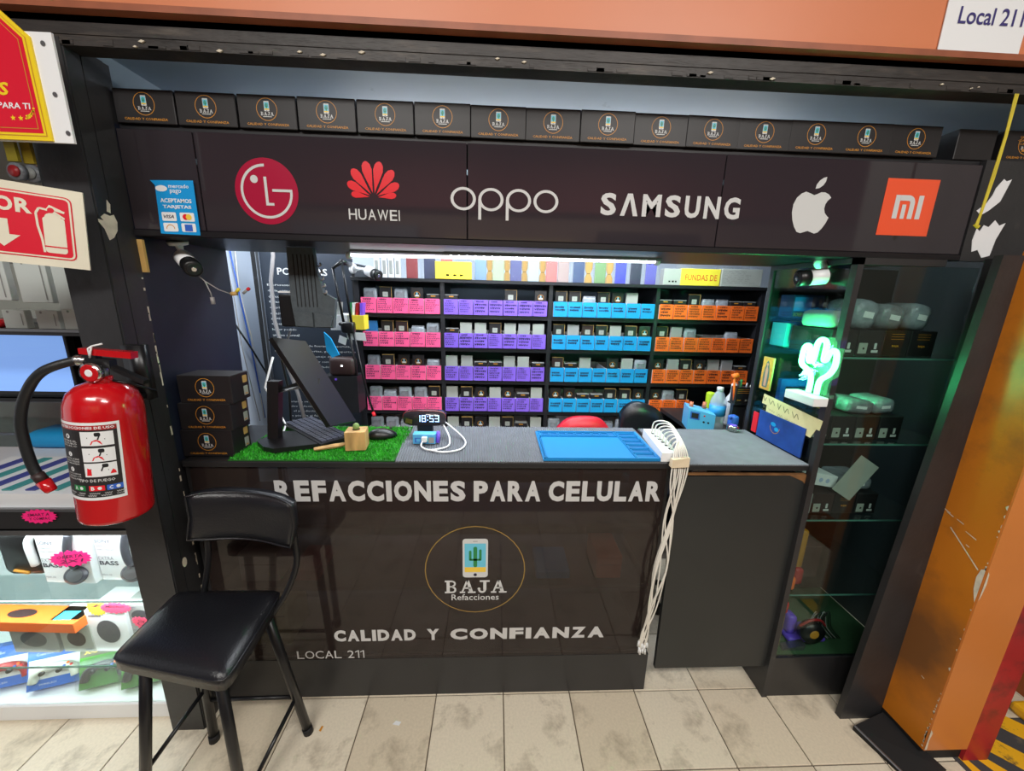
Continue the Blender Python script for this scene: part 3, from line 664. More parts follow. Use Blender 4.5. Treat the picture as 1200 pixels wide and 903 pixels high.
ob('yellow_string', b, label='yellow string hanging down the black header at the upper right', cat='string', base=(1.35, -.11, 1.78))
# ------------------------------------------------------------------ shelving unit at the back of the shop
YS = .90
su = thing('shelving_unit', 'tall black shelving unit of four columns at the back of the shop', 'shelving', (.38, 1.05, 0))
cols = [('pink', pink, -.716, -.298, 5), ('violet', purp, -.280, .281, 7), ('blue', blue, .312, .874, 7), ('orange', oran, .898, 1.462, 7)]
for x in (-.745, -.297, .287, .877, 1.468):
    b = MB(K_shelf); b.box(x, x + (.022 if x < .28 or x > 1 else .02), YS + .004, YS + .30, 0, 1.618); ob('upright', b, su)
rowz = [1.447, 1.268, 1.084, .905, .726]
for ci, (nm, m_, x0, x1, n) in enumerate(cols):
    for z in rowz + [.52, .3, .08]:
        b = MB(K_shelf); b.box(x0 - .006, x1 + .008, YS + .006, YS + .295, z - .022, z - .002); ob('shelf', b, su)
b = MB(K_shelf); b.rbox(-.76, 1.50, YS - .01, YS + .31, 1.612, 1.630, .002, seg=1); ob('top_shelf', b, su)
b = MB(mat('dusky_back_panel', s(60, 78, 92), .6)); b.box(-.74, 1.48, YS + .296, YS + .302, .05, 1.612); ob('back_panel', b, su)
# bins: one open-topped tray each with a coloured note on the front
bin_proto = {}
scr = {}
rs_ = random.Random(11)
for nm, m_, x0, x1, n in cols:
    wd = (x1 - x0) / n
    q = MB(m_); a = wd / 2 - .0016
    for (u0, u1, v0, v1, w0, w1) in ((-a, a, .0, .0015, 0, .078), (-a, a, .24, .2415, 0, .078), (-a, -a + .0012, .0015, .24, 0, .078), (a - .0012, a, .0015, .24, 0, .078), (-a, a, 0, .24, 0, .0012)):
        q.m(whitep if v1 != .0015 else m_); q.box(u0, u1, v0, v1, w0, w1)
    o = ob('parts_bin', q, label='x', cat='bin', local=True, group=nm + ' labelled parts bins')
    q = MB(m_); q.hexa([(-a + .001, -.0035, .001), (a - .001, -.0035, .001), (a - .001, -.0004, .001), (-a + .001, -.0004, .001), (-a + .001, -.0015, .0805), (a - .001, -.0015, .0805), (a - .001, -.0, .0805), (-a + .001, -.0, .0805)])
    nt_ = ob('paper_note', q, o, local=True)
    var_ = []
    for v in range(4):
        q = MB(ink if nm != 'orange' else inkb); q.fr = Fr((0, -.0039, 0)); rows = rs_.choice((3, 4, 4, 5))
        if nm == 'blue': q.scribble(-a + .008, a - .008, .03, .06, 2, 0, rs_, .26, .9)
        else:
            q.scribble(-a + .012, a - .012, .066, .077, 1, 0, rs_, .28, .8); q.scribble(-a + .006, a - .006, .012, .064, rows, 0, rs_, .22, .95)
        h_ = ob('handwriting', q, nt_, local=True); var_.append(h_.data); 
        if v: bpy.data.objects.remove(h_)
    bin_proto[nm] = (o, nt_, var_)
    o['first'] = 1
# goods standing in the bins, one prototype per kind
def good(name, q, kids=()):
    o = ob(name, q, label='x', cat='box', local=True)
    for n_, k_, l_ in kids: ob(n_, k_, o, local=True, label=l_)
    return o
def std_box(ma, edge=None, h=.135):
    q = MB(ma); q.rbox(-.032, .032, 0, .018, 0, h, .0012, seg=1)
    if edge: q.m(edge); q.box(-.0325, .0325, -.0005, .0185, h - .0012, h + .0004); q.box(.031, .0325, -.0006, .002, 0, h)
    return q
def logo_kid():
    q = MB(goldl); q.fr = Fr((0, -.0004, 0)); q.arc(0, .098, .0145, .0163, .0004, 20); q.m(ltgrey); q.rrect(-.0035, .0035, .098, .110, .001, .0004); q.m(tealp); q.rect(-.0028, .0028, .1, .108, .0007); q.m(ltgrey); q.rect(-.0105, .0105, .0885, .0965, .0004); return q
def sq_kid():
    q = MB(offw); q.fr = Fr((0, -.0004, 0)); q.rrect(-.015, .013, .083, .109, .002, .0004); q.m(greyc); q.disc(0, .096, .005, .0007, 10); return q
GP = {
 'K': (good('slim_box', std_box(K_card, kraft), [('sticker', sq_kid(), 'pale square sticker')]), 'black box, pale square sticker', 'box'),
 'L': (good('slim_box', std_box(K_card), [('printed_logo', logo_kid(), None)]), 'black box, round logo', 'box'),
 'N': (good('slim_box', std_box(brownb, kraft), [('sticker', sq_kid(), 'pale square sticker')]), 'dark brown box, orange rim', 'box'),
 'W': (good('slim_box', std_box(offw)), 'off-white slim box', 'box'),
 'G': (good('slim_box', std_box(greyc)), 'grey slim box', 'box'),
 'B': (good('slim_box', std_box(bluecard)), 'blue slim box', 'box'),
}
q = MB(clearb, True); q.rbox(-.036, .036, 0, .026, 0, .13, .011); q.m(greyb); q.rect if 0 else None
GP['C'] = (good('plastic_bag', q, [('grey_part', MB(greyb).rbox(-.022, .022, -.002, .004, .06, .112, .002, seg=1), 'grey part inside the bag')]), 'frosted bag, grey part inside', 'bag')
q = MB(clearb, True); q.rbox(-.038, .036, 0, .03, 0, .108, .012); GP['F'] = (good('plastic_bag', q, [('folded_top', MB(greyb).rbox(-.034, .034, .006, .03, .100, .112, .004, seg=1), None)]), 'low crumpled plastic bag', 'bag')
q = MB(K_card); q.rbox(-.034, .034, 0, .03, 0, .102, .0012, seg=1); q.m(greyc); q.box(-.0345, .0345, -.0005, .0305, .1, .1035)
GP['l'] = (good('low_box', q, [('printed_line', (lambda z: (setattr(z, 'fr', Fr((0, -.0008, 0))), z.rect(-.012, .012, .09, .095, .0003), z)[2])(MB(goldl)), None)]), 'low black box, grey lid edge', 'box')
for k_ in GP: GP[k_][0]['used'] = 0
rows_ = {
 'pink': ['CKCLl', 'BKNFC', 'CKLLF', 'CFCCK', 'CCF.F'],
 'violet': ['l...K.L', 'lWWKWGW', 'WWllWWl', 'WKLWLlW', 'WKLWKlW'],
 'blue': ['KKFKLW.', 'KGNKWKL', 'NlW.LWC', 'LLllKKL', 'C.llFC.'],
 'orange': ['llKFFll', 'KGC..F.', 'LGKLWGl', 'LCK', ''],
}
rn = ['top', 'second', 'third', 'fourth', 'lowest']
pos = {5: ['leftmost', 'second from left', 'middle', 'second from right', 'rightmost'], 7: ['leftmost', 'second from left', 'third from left', 'middle', 'third from right', 'second from right', 'rightmost'], 3: ['leftmost', 'middle', 'rightmost']}
for nm, m_, x0, x1, n in cols:
    wd = (x1 - x0) / n; o0, nt0, var_ = bin_proto[nm]
    for r in range(5):
        nn = n
        if nm == 'orange' and r == 3: nn = 3
        if nm == 'orange' and r == 4: continue
        for k in range(nn):
            x = x0 + wd * (k + .5); z = rowz[r]; col_ = nm
            lab = '%s-labelled parts bin, %s in the %s row' % (nm, pos[nn][k], rn[r])
            if o0.get('first'): o = o0; o['label'] = lab; o.location = (x, YS, z); del o['first']
            else:
                o = dup(o0, (x, YS + rs_.uniform(-.002, .003), z), lab, rz=rs_.uniform(-.012, .012))
                for ch in o.children:
                    for g in ch.children: g.data = rs_.choice(var_)
            t = rows_[nm][r][k] if k < len(rows_[nm][r]) else '.'
            if t != '.':
                g0, desc, cat_ = GP[t]
                gl = '%s, in the %s bin %s, %s row' % (desc, nm, pos[nn][k], rn[r])
                if len(gl.split()) > 16: gl = gl.replace(' with a', ',')
                lc = (x + rs_.uniform(-.004, .004), YS + .012 + rs_.uniform(0, .012), z + .0015)
                if not g0['used']: g = g0; g.location = lc; g['used'] = 1; g['label'] = gl; g['category'] = cat_; g['group'] = 'goods standing in the parts bins'
                else: g = dup(g0, lc, gl, rz=rs_.uniform(-.05, .05)); g['category'] = cat_; g['group'] = 'goods standing in the parts bins'
for k_ in GP: del GP[k_][0]['used']
for o in C.objects:
    if 'used' in o: del o['used']
# ------------------------------------------------------------------ phone cases and cards on the top shelf
ZT = 1.6305
def phone_case(x, col, y=.97, w_=.062, lab='', film_=True, tilt=0, h=.152, cam_=1):
    o = thing('phone_case', lab, 'phone case', (x, y, ZT), 'phone cases in film standing on the top shelf')
    q = MB(col); q.rbox(-w_ / 2, w_ / 2, 0, .009, .0, h, .004); ob('case_shell', q, o, local=True)
    q = MB(K_plas); q.fr = Fr((0, -.0002, 0)); q.rrect(-w_ * .34, -w_ * .05, h * .72, h * .93, .006, .0006); q.m(greyc); q.disc(-w_ * .2, h * .87, .005, .001, 12); q.disc(-w_ * .2, h * .78, .005, .001, 12); ob('camera_cutout', q, o, local=True)
    if film_:
        q = MB(crinkle, True); q.rbox(-w_ / 2 - .008, w_ / 2 + .008, -.006, .013, .0, h + .01, .005); ob('film_wrapper', q, o, local=True)
    return o
cc = lambda n, *c: mat('case_' + n, s(*[q * .78 for q in c]), .35)
for x, c, lab in ((-.455, cc('red', 176, 50, 56), 'red phone case at the left of the top shelf'), (-.36, cc('navy', 40, 52, 104), 'dark navy phone case left of the yellow card'), (-.268, cc('rose', 222, 104, 104), 'rose phone case behind the yellow card box'),
                  (.012, cc('mint', 196, 228, 178), 'pale mint green phone case on the top shelf'), (.108, cc('indigo', 88, 92, 160), 'indigo phone case between the mint and ice blue ones'),
                  (.205, cc('ice', 206, 230, 236), 'ice blue phone case with dark lettering on the top shelf'), (.305, cc('coral', 248, 130, 124), 'coral phone case on the top shelf'), (.37, cc('blush', 206, 178, 172), 'blush pink phone case in crinkled film'),
                  (.455, cc('steel_blue', 66, 92, 142), 'steel blue phone case in crinkled film'), (.575, cc('leaf', 140, 186, 120), 'leaf green phone case on the top shelf'), (.69, cc('ultramarine', 78, 84, 226), 'ultramarine phone case on the top shelf'),
                  (.775, cc('midnight', 28, 34, 70), 'midnight blue phone case near the right end'), (.86, cc('lilac', 110, 104, 214), 'lilac phone case beside the white cards')):
    phone_case(x, c, lab=lab)
phone_case(-.085, cc('pale_blue', 140, 180, 232), lab='pale blue phone case with dark lettering next to the yellow card box')
for k, x in enumerate((-.035, .06, .157, .258, .515, .632)):
    q = MB(kraft); w_ = .022; h = .155
    pts = [(-w_, 0), (w_, 0), (w_ * .95, h * .18), (w_ * .45, h * .34), (w_ * .95, h * .5), (w_, h), (-w_, h), (-w_ * .95, h * .5), (-w_ * .45, h * .34), (-w_ * .95, h * .18)]
    q.fr = Fr((0, 0, 0)); q.prism(pts, 0, .004); q.m(inkb); q.rect(-.008, .008, h * .33, h * .345, .0046)
    o = ob('kraft_stand', q, label=['kraft card stand between the pale blue and mint cases', 'kraft card stand between the mint and indigo cases', 'kraft card stand between the indigo and ice blue cases', 'kraft card stand between the ice blue and coral cases', 'kraft card stand left of the leaf green case', 'kraft card stand right of the leaf green case'][k], cat='card stand', group='kraft card stands on the top shelf', local=True); o.location = (x, 1.0, ZT)
def card_box(x0, x1, y, h, ma, lab, text=None, cat='box', z=ZT, ky=.05, rows=0, name='card_box'):
    q = MB(ma); q.rbox(x0, x1, y, y + ky, z, z + h, .0015, seg=1); o = ob(name, q, label=lab, cat=cat, base=((x0 + x1) / 2, y + ky / 2, z))
    q = MB(inkb if text is None else mat('faded_red_ink', s(216, 96, 40), .6)); q.fr = Fr((0, y - .0004, 0))
    if text: q.text(text, x0 + (x1 - x0) * .1, x1 - (x1 - x0) * .08, z + h * .3, z + h * .66, .0004, .01)
    elif rows: q.scribble(x0 + .008, x1 - .008, z + h * .15, z + h * .9, rows, .0004, rs_, .06)
    else:
        for a in (.3, .5, .68): q.scribble(x0 + (x1 - x0) * a, x0 + (x1 - x0) * (a + .08), z + h * .15, z + h * .3, 1, .0004, rs_, .3)
    ob('printing', q, o); return o
card_box(-.318, -.13, .885, .088, yell, 'yellow card box with three small dark marks on the top shelf')
card_box(.905, 1.0, .905, .085, offw, 'white printed card left of the long yellow card')
card_box(1.0, 1.215, .90, .088, yell, 'long yellow card box with faded red lettering', 'FUNDAS DE', name='card_box')
card_box(1.22, 1.445, .895, .092, offw, 'long white box with printed rows at the right end of the top shelf', rows=7)
q = MB(crinkle, True)
for k in range(9): q.rbox(1.0 + k * .047, 1.04 + k * .047, .96, .99, ZT, ZT + rs_.uniform(.09, .12), .006)
ob('film_bundle', q, label='crumpled clear film bundle behind the long yellow card', cat='film', base=(1.2, .97, ZT))
# white round connector/bullet camera bracket and hanging chargers at the left end
for k, (x, h) in enumerate(((-.64, .16), (-.60, .15), (-.565, .158), (-.53, .145))):
    q = MB(white); q.rbox(x - .014, x + .014, .96, .99, ZT, ZT + h, .004); q.m(greyc); q.box(x - .008, x + .008, .9585, .96, ZT + .02, ZT + .09)
    ob('charger_pack', q, label=['outermost white charger pack at the left end of the top shelf', 'second white charger pack behind the inside security camera', 'third white charger pack on the top shelf', 'white charger pack next to the red phone case'][k], cat='charger', group='white charger packs on the top shelf', base=(x, .975, ZT))

# ------------------------------------------------------------------ LED tube and strip under the fascia
housing_grey = mat('lamp_housing_grey', s(120, 124, 130), .5)
lt = thing('tube_light', 'white LED tube light under the fascia', 'lamp', (.03, .2, 1.675), None)
b = MB(housing_grey); b.box(-.50, .575, .193, .203, 1.687, 1.6935); ob('lamp_housing', b, lt)
b = MB(led, True); b.tube([(-.50, .198, 1.6765), (.565, .198, 1.6835)], .0055, 12); ob('tube', b, lt)
for x, z in ((-.507, 1.675), (.57, 1.683)): b = MB(white, True); b.tube([(x - .006, .198, z), (x + .008, .198, z)], .012, 12); ob('end_cap', b, lt)
b = MB(led)
for k in range(26): x = -.16 + .0285 * k; b.box(x, x + .006, .181, .187, 1.683, 1.6855)
st2 = MB(housing_grey); st2.box(-.18, .58, .181, .187, 1.6855, 1.6935); st2 = ob('led_strip', st2, label='strip of small bright LEDs in front of the tube light', cat='lamp', base=(.2, .163, 1.69)); ob('diodes', b, st2)
area('tube_light_glow', (.03, .2, 1.665), (.03, .62, 1.1), 1.05, .03, 3.6, (.92, .96, 1.0))
# ------------------------------------------------------------------ wall cameras
def cctv(name, lab, base, head0, head1, r=.02, joint=None):
    o = thing('security_camera', lab, 'security camera', base)
    B = Vector(base); h0 = Vector(head0); h1 = Vector(head1); j = Vector(joint) if joint else h0
    q = MB(white, True); nrm = (j - B).normalized()
    q.tube([B, B + nrm * .01], [.028, .025], 16); q.tube([B + nrm * .008, B + (j - B) * .6, j], [.012, .009, .009], 10); ob('mount', q, o)
    q = MB(white, True); d = (h1 - h0); q.tube([h0, h0 + d * .04, h0 + d * .62], [r * .8, r, r], 18); ob('housing', q, o)
    q = MB(K_plas, True); q.tube([h0 + d * .62, h0 + d * .97, h1], [r * 1.03, r * 1.03, r * .9], 18)
    q.m(K_matte); q.tube([h1, h1 + d.normalized() * .002], [r * .75, r * .7], 16); q.m(chrome); q.tube([h1 + d.normalized() * .002, h1 + d.normalized() * .003], [r * .3, r * .25], 12)
    ob('lens_hood', q, o); return o
cctv('a', 'white and black bullet camera under the left end of the fascia', (-.985, .09, 1.692), (-.985, .10, 1.648), (-.905, .03, 1.608), .024, (-.985, .10, 1.655))
cctv('b', 'white bullet camera mounted at the left end of the back shelves', (-.748, .905, 1.672), (-.66, .87, 1.662), (-.59, .82, 1.635), .026, (-.665, .875, 1.665))
cctv('c', 'white and black bullet camera at the top of the side glass', (1.10, .10, 1.690), (1.085, .06, 1.642), (1.0, .075, 1.632), .026, (1.085, .065, 1.655))
b = MB(cableg, True); b.tube([(-.925, .05, 1.605), (-.90, .06, 1.575), (-.875, .08, 1.55), (-.845, .10, 1.535)], .0018, 5); b.tube([(-.90, .06, 1.575), (-.895, .07, 1.54), (-.893, .07, 1.525)], .0018, 5); b.tube([(-.893, .07, 1.527), (-.892, .07, 1.505)], .006, 6)
b.m(kraft, True); b.tube([(-.852, .10, 1.538), (-.835, .10, 1.54)], .007, 6); b.m(yell, True); b.tube([(-.835, .10, 1.545), (-.825, .10, 1.555)], .005, 6); b.m(redhw, True); b.tube([(-.80, .1, 1.552), (-.793, .1, 1.557)], .005, 6); b.m(cableg, True); b.tube([(-.815, .1, 1.54), (-.80, .1, 1.552)], .004, 6)
ob('camera_lead', b, label='grey camera lead with yellow and red connectors hanging by the left camera', cat='cable', base=(-.85, .08, 1.505))
# wall cables behind the partition
for k, (pts, ma, r, lab) in enumerate((
    ([(-1.39, .95, 1.8), (-1.385, .98, 1.5), (-1.385, 1.02, 1.2), (-1.385, 1.06, .8)], bluec, .0035, 'blue cable running down the white wall behind the partition'),
    ([(-1.39, 1.0, 1.8), (-1.385, .98, 1.55), (-1.385, 1.03, 1.3), (-1.385, 1.05, .8)], cable, .003, 'white cable beside the blue one on the white wall'),
    ([(-1.39, .90, 1.8), (-1.385, .93, 1.5), (-1.38, .93, 1.25), (-1.38, 1.0, .8)], cableg, .0025, 'grey cable on the white wall nearest the partition'),
    ([(-1.38, .88, 1.40), (-1.37, 1.0, 1.22), (-1.36, 1.1, 1.05), (-1.3, 1.15, .85)], K_plas, .005, 'black cable sagging across the white wall behind the partition'),
    ([(-1.12, .86, 2.14), (-1.12, .86, 1.72), (-1.145, .86, 1.6), (-1.15, .86, 1.4), (-1.12, .86, 1.2), (-1.07, .86, 1.0), (-1.05, .86, .85)], cableg, .009, 'thick grey cable hanging in front of the policy poster'),
    ([(-.86, .30, 1.30), (-.905, .30, 1.18), (-.86, .30, 1.07), (-.83, .28, 1.03), (-.80, .2, 1.025)], white, .004, 'white cable curving down behind the monitor stand'),
    ([(-.80, .33, 1.40), (-.845, .33, 1.28), (-.83, .33, 1.15), (-.82, .3, 1.03)], K_plas, .005, 'black monitor cable hanging behind the screen'))):
    q = MB(ma, True); q.tube(pts, r, 6); ob('cable', q, label=lab, cat='cable', base=pts[-1])
q = MB(K_matte); q.box(-1.275, -1.25, .935, .955, .3, 1.9); q.m(steel); q.box(-1.25, -1.247, .93, .955, .3, 1.9); struct('trim_9', q)
# ------------------------------------------------------------------ policy poster
po = MB(mat('slate_poster', s(34, 42, 54), .5)); po.box(-1.245, -.765, .955, .96, .55, 1.78)
po = ob('policy_poster', po, label='dark slate poster with small white policy text on the back wall', cat='poster', base=(-1.0, .957, .55))
b = MB(ltgrey); b.fr = Fr((0, .9548, 0)); b.text('POLITICAS', -1.16, -.90, 1.632, 1.668, .0006, .015)
lines = ['El presente aviso', 'de la entrega a', 'defectos de fab', 'fallas y en su', 'display, el uso', 'el establecim', 'gestiones por', 'tactil y pantalla', 'haber podido', 'un uso normal', 'dado su uso', 'cables de uso de fuerza o impericia', 'daños al ser con cortes, golpes, apertura', 'sensor ni un mal manejo del producto', 'no incluye cambiar componentes', 'fuera sus instalados por', 'clientes.']
z = 1.585
for k, t in enumerate(lines):
    w_ = len(t) * .0108; cx = -1.15 + (.0 if k < 11 else .10) + w_ / 2 - .07 if k < 11 else -1.0
    b.text(t, cx - w_ / 2, cx + w_ / 2, z - .014, z, .0006, .008, 1); z -= .0295
for t in ('de garantia', 'reparado lo', 'tu presente', 'la ganan'):
    z -= .029; b.text(t, -.93, -.93 + len(t) * .0108, z - .014, z, .0006, .008, 1)
for k in range(9):
    z -= .028; t = ('garantia se cumple', 'salvo defecto que', 'si el producto esta', 'se pierde si fue')[k % 4]; b.text(t, -1.18, -1.18 + len(t) * .0108, z - .014, z, .0006, .008, 1)
ob('poster_text', b, po, kind='stuff')
q = MB(K_lam); q.box(-.765, -.748, .93, 1.2, .0, 1.7); struct('trim_10', q)
# ------------------------------------------------------------------ grey pouch hanging under the fascia
gf = mat('grey_cordura', s(74, 82, 88), .8, var=.12, scale=60, bump=.6, bscale=300)
o = thing('hanging_pouch', 'dark grey fabric pouch with corded edge hanging under the fascia', 'pouch', (-.63, .17, 1.43))
b = MB(gf); b.fr = Fr((0, .15, 0)); b.prism([(-.69, 1.692), (-.605, 1.692), (-.60, 1.62), (-.582, 1.548), (-.545, 1.528), (-.558, 1.43), (-.685, 1.432), (-.692, 1.52)], -.02, 0); ob('pouch_body', b, o)
b = MB(gf); b.fr = Fr((0, .15, 0)); b.prism([(-.68, 1.436), (-.622, 1.434), (-.622, 1.482), (-.682, 1.482)], 0, .008); b.prism([(-.616, 1.434), (-.564, 1.434), (-.556, 1.47), (-.614, 1.484)], 0, .008); ob('front_pocket', b, o)
b = MB(K_matte); b.fr = Fr((0, .15, 0))
for k in range(6): b.prism([(-.672 + k * .013, 1.50), (-.669 + k * .013, 1.50), (-.669 + k * .013, 1.67), (-.672 + k * .013, 1.67)], 0, .0012)
ob('stitching', b, o)
b = MB(cableg, True)
for k in range(5): z = 1.545 + .022 * k; b.tube([(-.578 - .003 * k, .148, z), (-.566 - .003 * k, .14, z + .004), (-.572 - .003 * k, .148, z + .010)], .003, 6)
ob('edge_cord', b, o)
q = MB(K_plas); q.rbox(-.745, -.69, .17, .20, 1.43, 1.54, .006); q.m(white); q.box(-.74, -.685, .165, .169, 1.545, 1.55); ob('hanging_case', q, label='dark small case hanging left of the grey pouch', cat='case', base=(-.71, .18, 1.43))
# ------------------------------------------------------------------ articulated work lamp
o = thing('arm_lamp', 'black articulated work lamp with parallel arm rods left of the pink bins', 'lamp', (-.70, .72, 1.70))
q = MB(K_tube, True); q.tube([(-.775, .72, 1.66), (-.742, .72, 1.40)], .0065, 8); ob('arm_rod', q, o)
q = MB(K_tube, True); q.tube([(-.73, .72, 1.69), (-.705, .72, 1.40)], .0065, 8); ob('arm_rod', q, o)
q = MB(K_plas, True); q.rbox(-.755, -.69, .70, .74, 1.355, 1.41, .01); q.tube([(-.75, .695, 1.40), (-.75, .745, 1.40)], .009, 8); ob('elbow_joint', q, o)
q = MB(K_tube, True); q.tube([(-.725, .72, 1.37), (-.70, .72, 1.2), (-.695, .72, 1.05)], .0065, 8); q.tube([(-.70, .72, 1.37), (-.665, .72, 1.13), (-.64, .72, 1.0), (-.62, .71, .945)], .006, 8); ob('arm_rod', q, o)
q = MB(redhw, True); q.tube([(-.625, .71, .95), (-.615, .70, .935)], .009, 8); ob('tip_knob', q, o, label='red tip')
q = MB(K_plas, True); q.tube([(-.76, .925, 1.69), (-.74, .80, 1.69), (-.73, .72, 1.69)], [.014, .012, .012], 10); q.tube([(-.775, .72, 1.66), (-.73, .72, 1.69)], .008, 8); ob('clamp', q, o)
q = MB(brownb, True); q.rbox(-.83, -.70, .70, .76, 1.14, 1.235, .02, M=None); q.m(led); q.box(-.765, -.757, .698, .70, 1.19, 1.198); q.m(purplep); q.box(-.80, -.79, .698, .70, 1.12, 1.13); ob('magnifier_unit', q, label='dark red device with a small light behind the arm lamp', cat='device', base=(-.76, .73, 1.14))
q = MB(K_shelf); q.box(-.86, -.69, .70, .80, .95, 1.14); ob('equipment_case', q, label='black case below the dark red device', cat='case', base=(-.77, .75, .95))
q = MB(blue); q.fr = Fr((0, .69, 0)); q.prism([(-.83, 1.36), (-.80, 1.33), (-.765, 1.25), (-.80, 1.235), (-.825, 1.27)], -.01, 0); ob('blue_bag', q, label='bright blue plastic bag behind the arm lamp', cat='bag', base=(-.8, .69, 1.235))
# wall organiser with folders
o = thing('document_tray', 'white and yellow tray full of coloured folders by the arm lamp', 'tray', (-.74, .77, 1.365))
q = MB(white); q.box(-.82, -.735, .75, .928, 1.365, 1.44); ob('tray_box', q, o)
q = MB(yell); q.box(-.735, -.655, .75, .82, 1.37, 1.44); q.m(offw); q.box(-.735, -.725, .7495, .75, 1.37, 1.44); ob('tray_box', q, o, label='yellow front box')
for k, (x, ma, lab) in enumerate(((-.80, whitep, 'white folder in the left of the tray'), (-.785, greyc, 'grey folder in the tray'), (-.725, cactg, 'green folder in the tray'), (-.71, whitep, 'white folder right of the green one'), (-.692, redp, 'red folder in the tray'), (-.672, purplep, 'violet folder in the tray'))):
    q = MB(ma); q.hexa([(x - .01, .765, 1.372), (x - .002, .765, 1.372), (x - .002, .81, 1.372), (x - .01, .81, 1.372), (x - .002, .765, 1.50), (x + .012, .765, 1.502), (x + .012, .81, 1.502), (x - .002, .81, 1.50)])
    ob('folder', q, label=lab, cat='folder', group='folders in the tray', base=(x, .79, 1.372))
q = MB(whitep); q.fr = Fr((0, .74, 0)); q.prism([(-.745, 1.36), (-.65, 1.355), (-.645, 1.315), (-.735, 1.322)], 0, .001); q.prism([(-.725, 1.32), (-.715, 1.32), (-.715, 1.275), (-.727, 1.275)], 0, .001); ob('paper_tag', q, label='white paper tag hanging below the tray', cat='paper', base=(-.7, .74, 1.315))
q = MB(whitep); q.fr = Fr((0, .715, 0)); q.prism([(-.765, 1.345), (-.73, 1.33), (-.74, 1.295), (-.775, 1.31)], 0, .001); ob('paper_tag', q, label='small white label hanging on the lamp elbow', cat='paper', base=(-.75, .715, 1.3))

# ------------------------------------------------------------------ monitor seen from behind, keyboard, mouse
o = thing('computer_monitor', 'black flat monitor seen from behind, leaning over the grass mat', 'monitor', (-.74, .15, 1.016))
A = Vector((-.765, .12, 1.39)); Bq = Vector((-.725, .26, 1.362)); Cq = Vector((-.560, .26, 1.050))
D = A + (Cq - Bq); nb = ((Bq - A).cross(D - A)).normalized()
if nb.x < 0: nb = -nb
q = MB(K_plas); q.hexa([D, Cq, Cq + nb * .018, D + nb * .018, A, Bq, Bq + nb * .018, A + nb * .018]); ob('screen_body', q, o)
bk = mat('monitor_back_grey', s(176, 164, 124), .45)
ctr = (A + Bq + Cq + D) / 4; q = MB(bk); f_ = lambda p, t, l: ctr + (p - ctr) * t - nb * l
q.hexa([f_(D, .93, 0), f_(Cq, .93, 0), f_(Cq, .8, .012), f_(D, .8, .012), f_(A, .93, 0), f_(Bq, .93, 0), f_(Bq, .8, .012), f_(A, .8, .012)]); ob('back_cover', q, o, label='grey-brown back cover')
q = MB(K_plas); q.hexa([(-.812, .12, 1.02), (-.775, .12, 1.02), (-.775, .15, 1.02), (-.812, .15, 1.02), (-.80, .14, 1.24), (-.76, .14, 1.24), (-.76, .17, 1.24), (-.80, .17, 1.24)]); q.hexa([(-.79, .14, 1.20), (-.76, .14, 1.20), (-.76, .17, 1.20), (-.79, .17, 1.20), ctr + Vector((-.03, -.005, .0)), ctr + Vector((.02, -.005, 0)), ctr + Vector((.02, .01, .02)), ctr + Vector((-.03, .01, .02))]); ob('stand_column', q, o)
q = MB(K_plas); q.fr = Fr((0, 0, 1.017), (1, 0, 0), (0, 1, 0)); q.prism([(-.785, .05), (-.742, .033), (-.60, .085), (-.655, .22), (-.82, .2), (-.835, .1)], 0, .016); ob('stand_base', q, o)
ky = thing('keyboard', 'black computer keyboard with a tan front edge on the grass mat', 'keyboard', (-.69, .2, 1.02))
kf = Fr((-.600, .066, 1.022)); kf.u = Vector((-.745, .666, 0)).normalized(); kf.v = Vector((.666, .745, 0)).normalized(); kf.n = Vector((0, 0, 1))
q = MB(K_plas); q.fr = kf; q.prism([(0, 0), (0, .115), (.33, .115), (.33, 0)], 0, .014); ob('keyboard_base', q, ky)
kc = mat('key_cap', s(66, 68, 80), .4); q = MB(kc); q.fr = kf
for r in range(5):
    for c_ in range(15):
        a = .012 + c_ * .0208; z = .01 + r * .0205
        q.prism([(a, z), (a + .0175, z), (a + .0175, z + .017), (a, z + .017)], .014, .019); 
ob('key_caps', q, ky, kind='stuff')
q = MB(wood); q.tube([(-.617, .052, 1.024), (-.555, .068, 1.03), (-.50, .10, 1.03)], [.006, .008, .005], 6); ob('front_edge', q, ky, label='tan front edge')
q = MB(K_plas, True); M_ = Matrix.Translation((-.425, .19, 1.02)) @ Matrix.Rotation(.35, 4, 'Z') @ Matrix.Diagonal((.055, .030, .032, 1))
bm = bmesh.new(); bmesh.ops.create_uvsphere(bm, u_segments=20, v_segments=10, radius=1)
for p in bm.verts: p.co.z = max(p.co.z, -.05); p.co.z *= 1 - .25 * p.co.x
bmesh.ops.transform(bm, matrix=M_, verts=bm.verts[:]); bm.verts.index_update(); q.add([p.co.copy() for p in bm.verts], [[p.index for p in f.verts] for f in bm.faces]); bm.free()
ms = ob('computer_mouse', q, label='black computer mouse on the grass mat right of the wooden cube', cat='mouse', base=(-.43, .19, 1.018))
q = MB(K_matte, True); q.tube([(-.40, .20, 1.051), (-.39, .203, 1.049)], .004, 8); ob('scroll_wheel', q, ms)
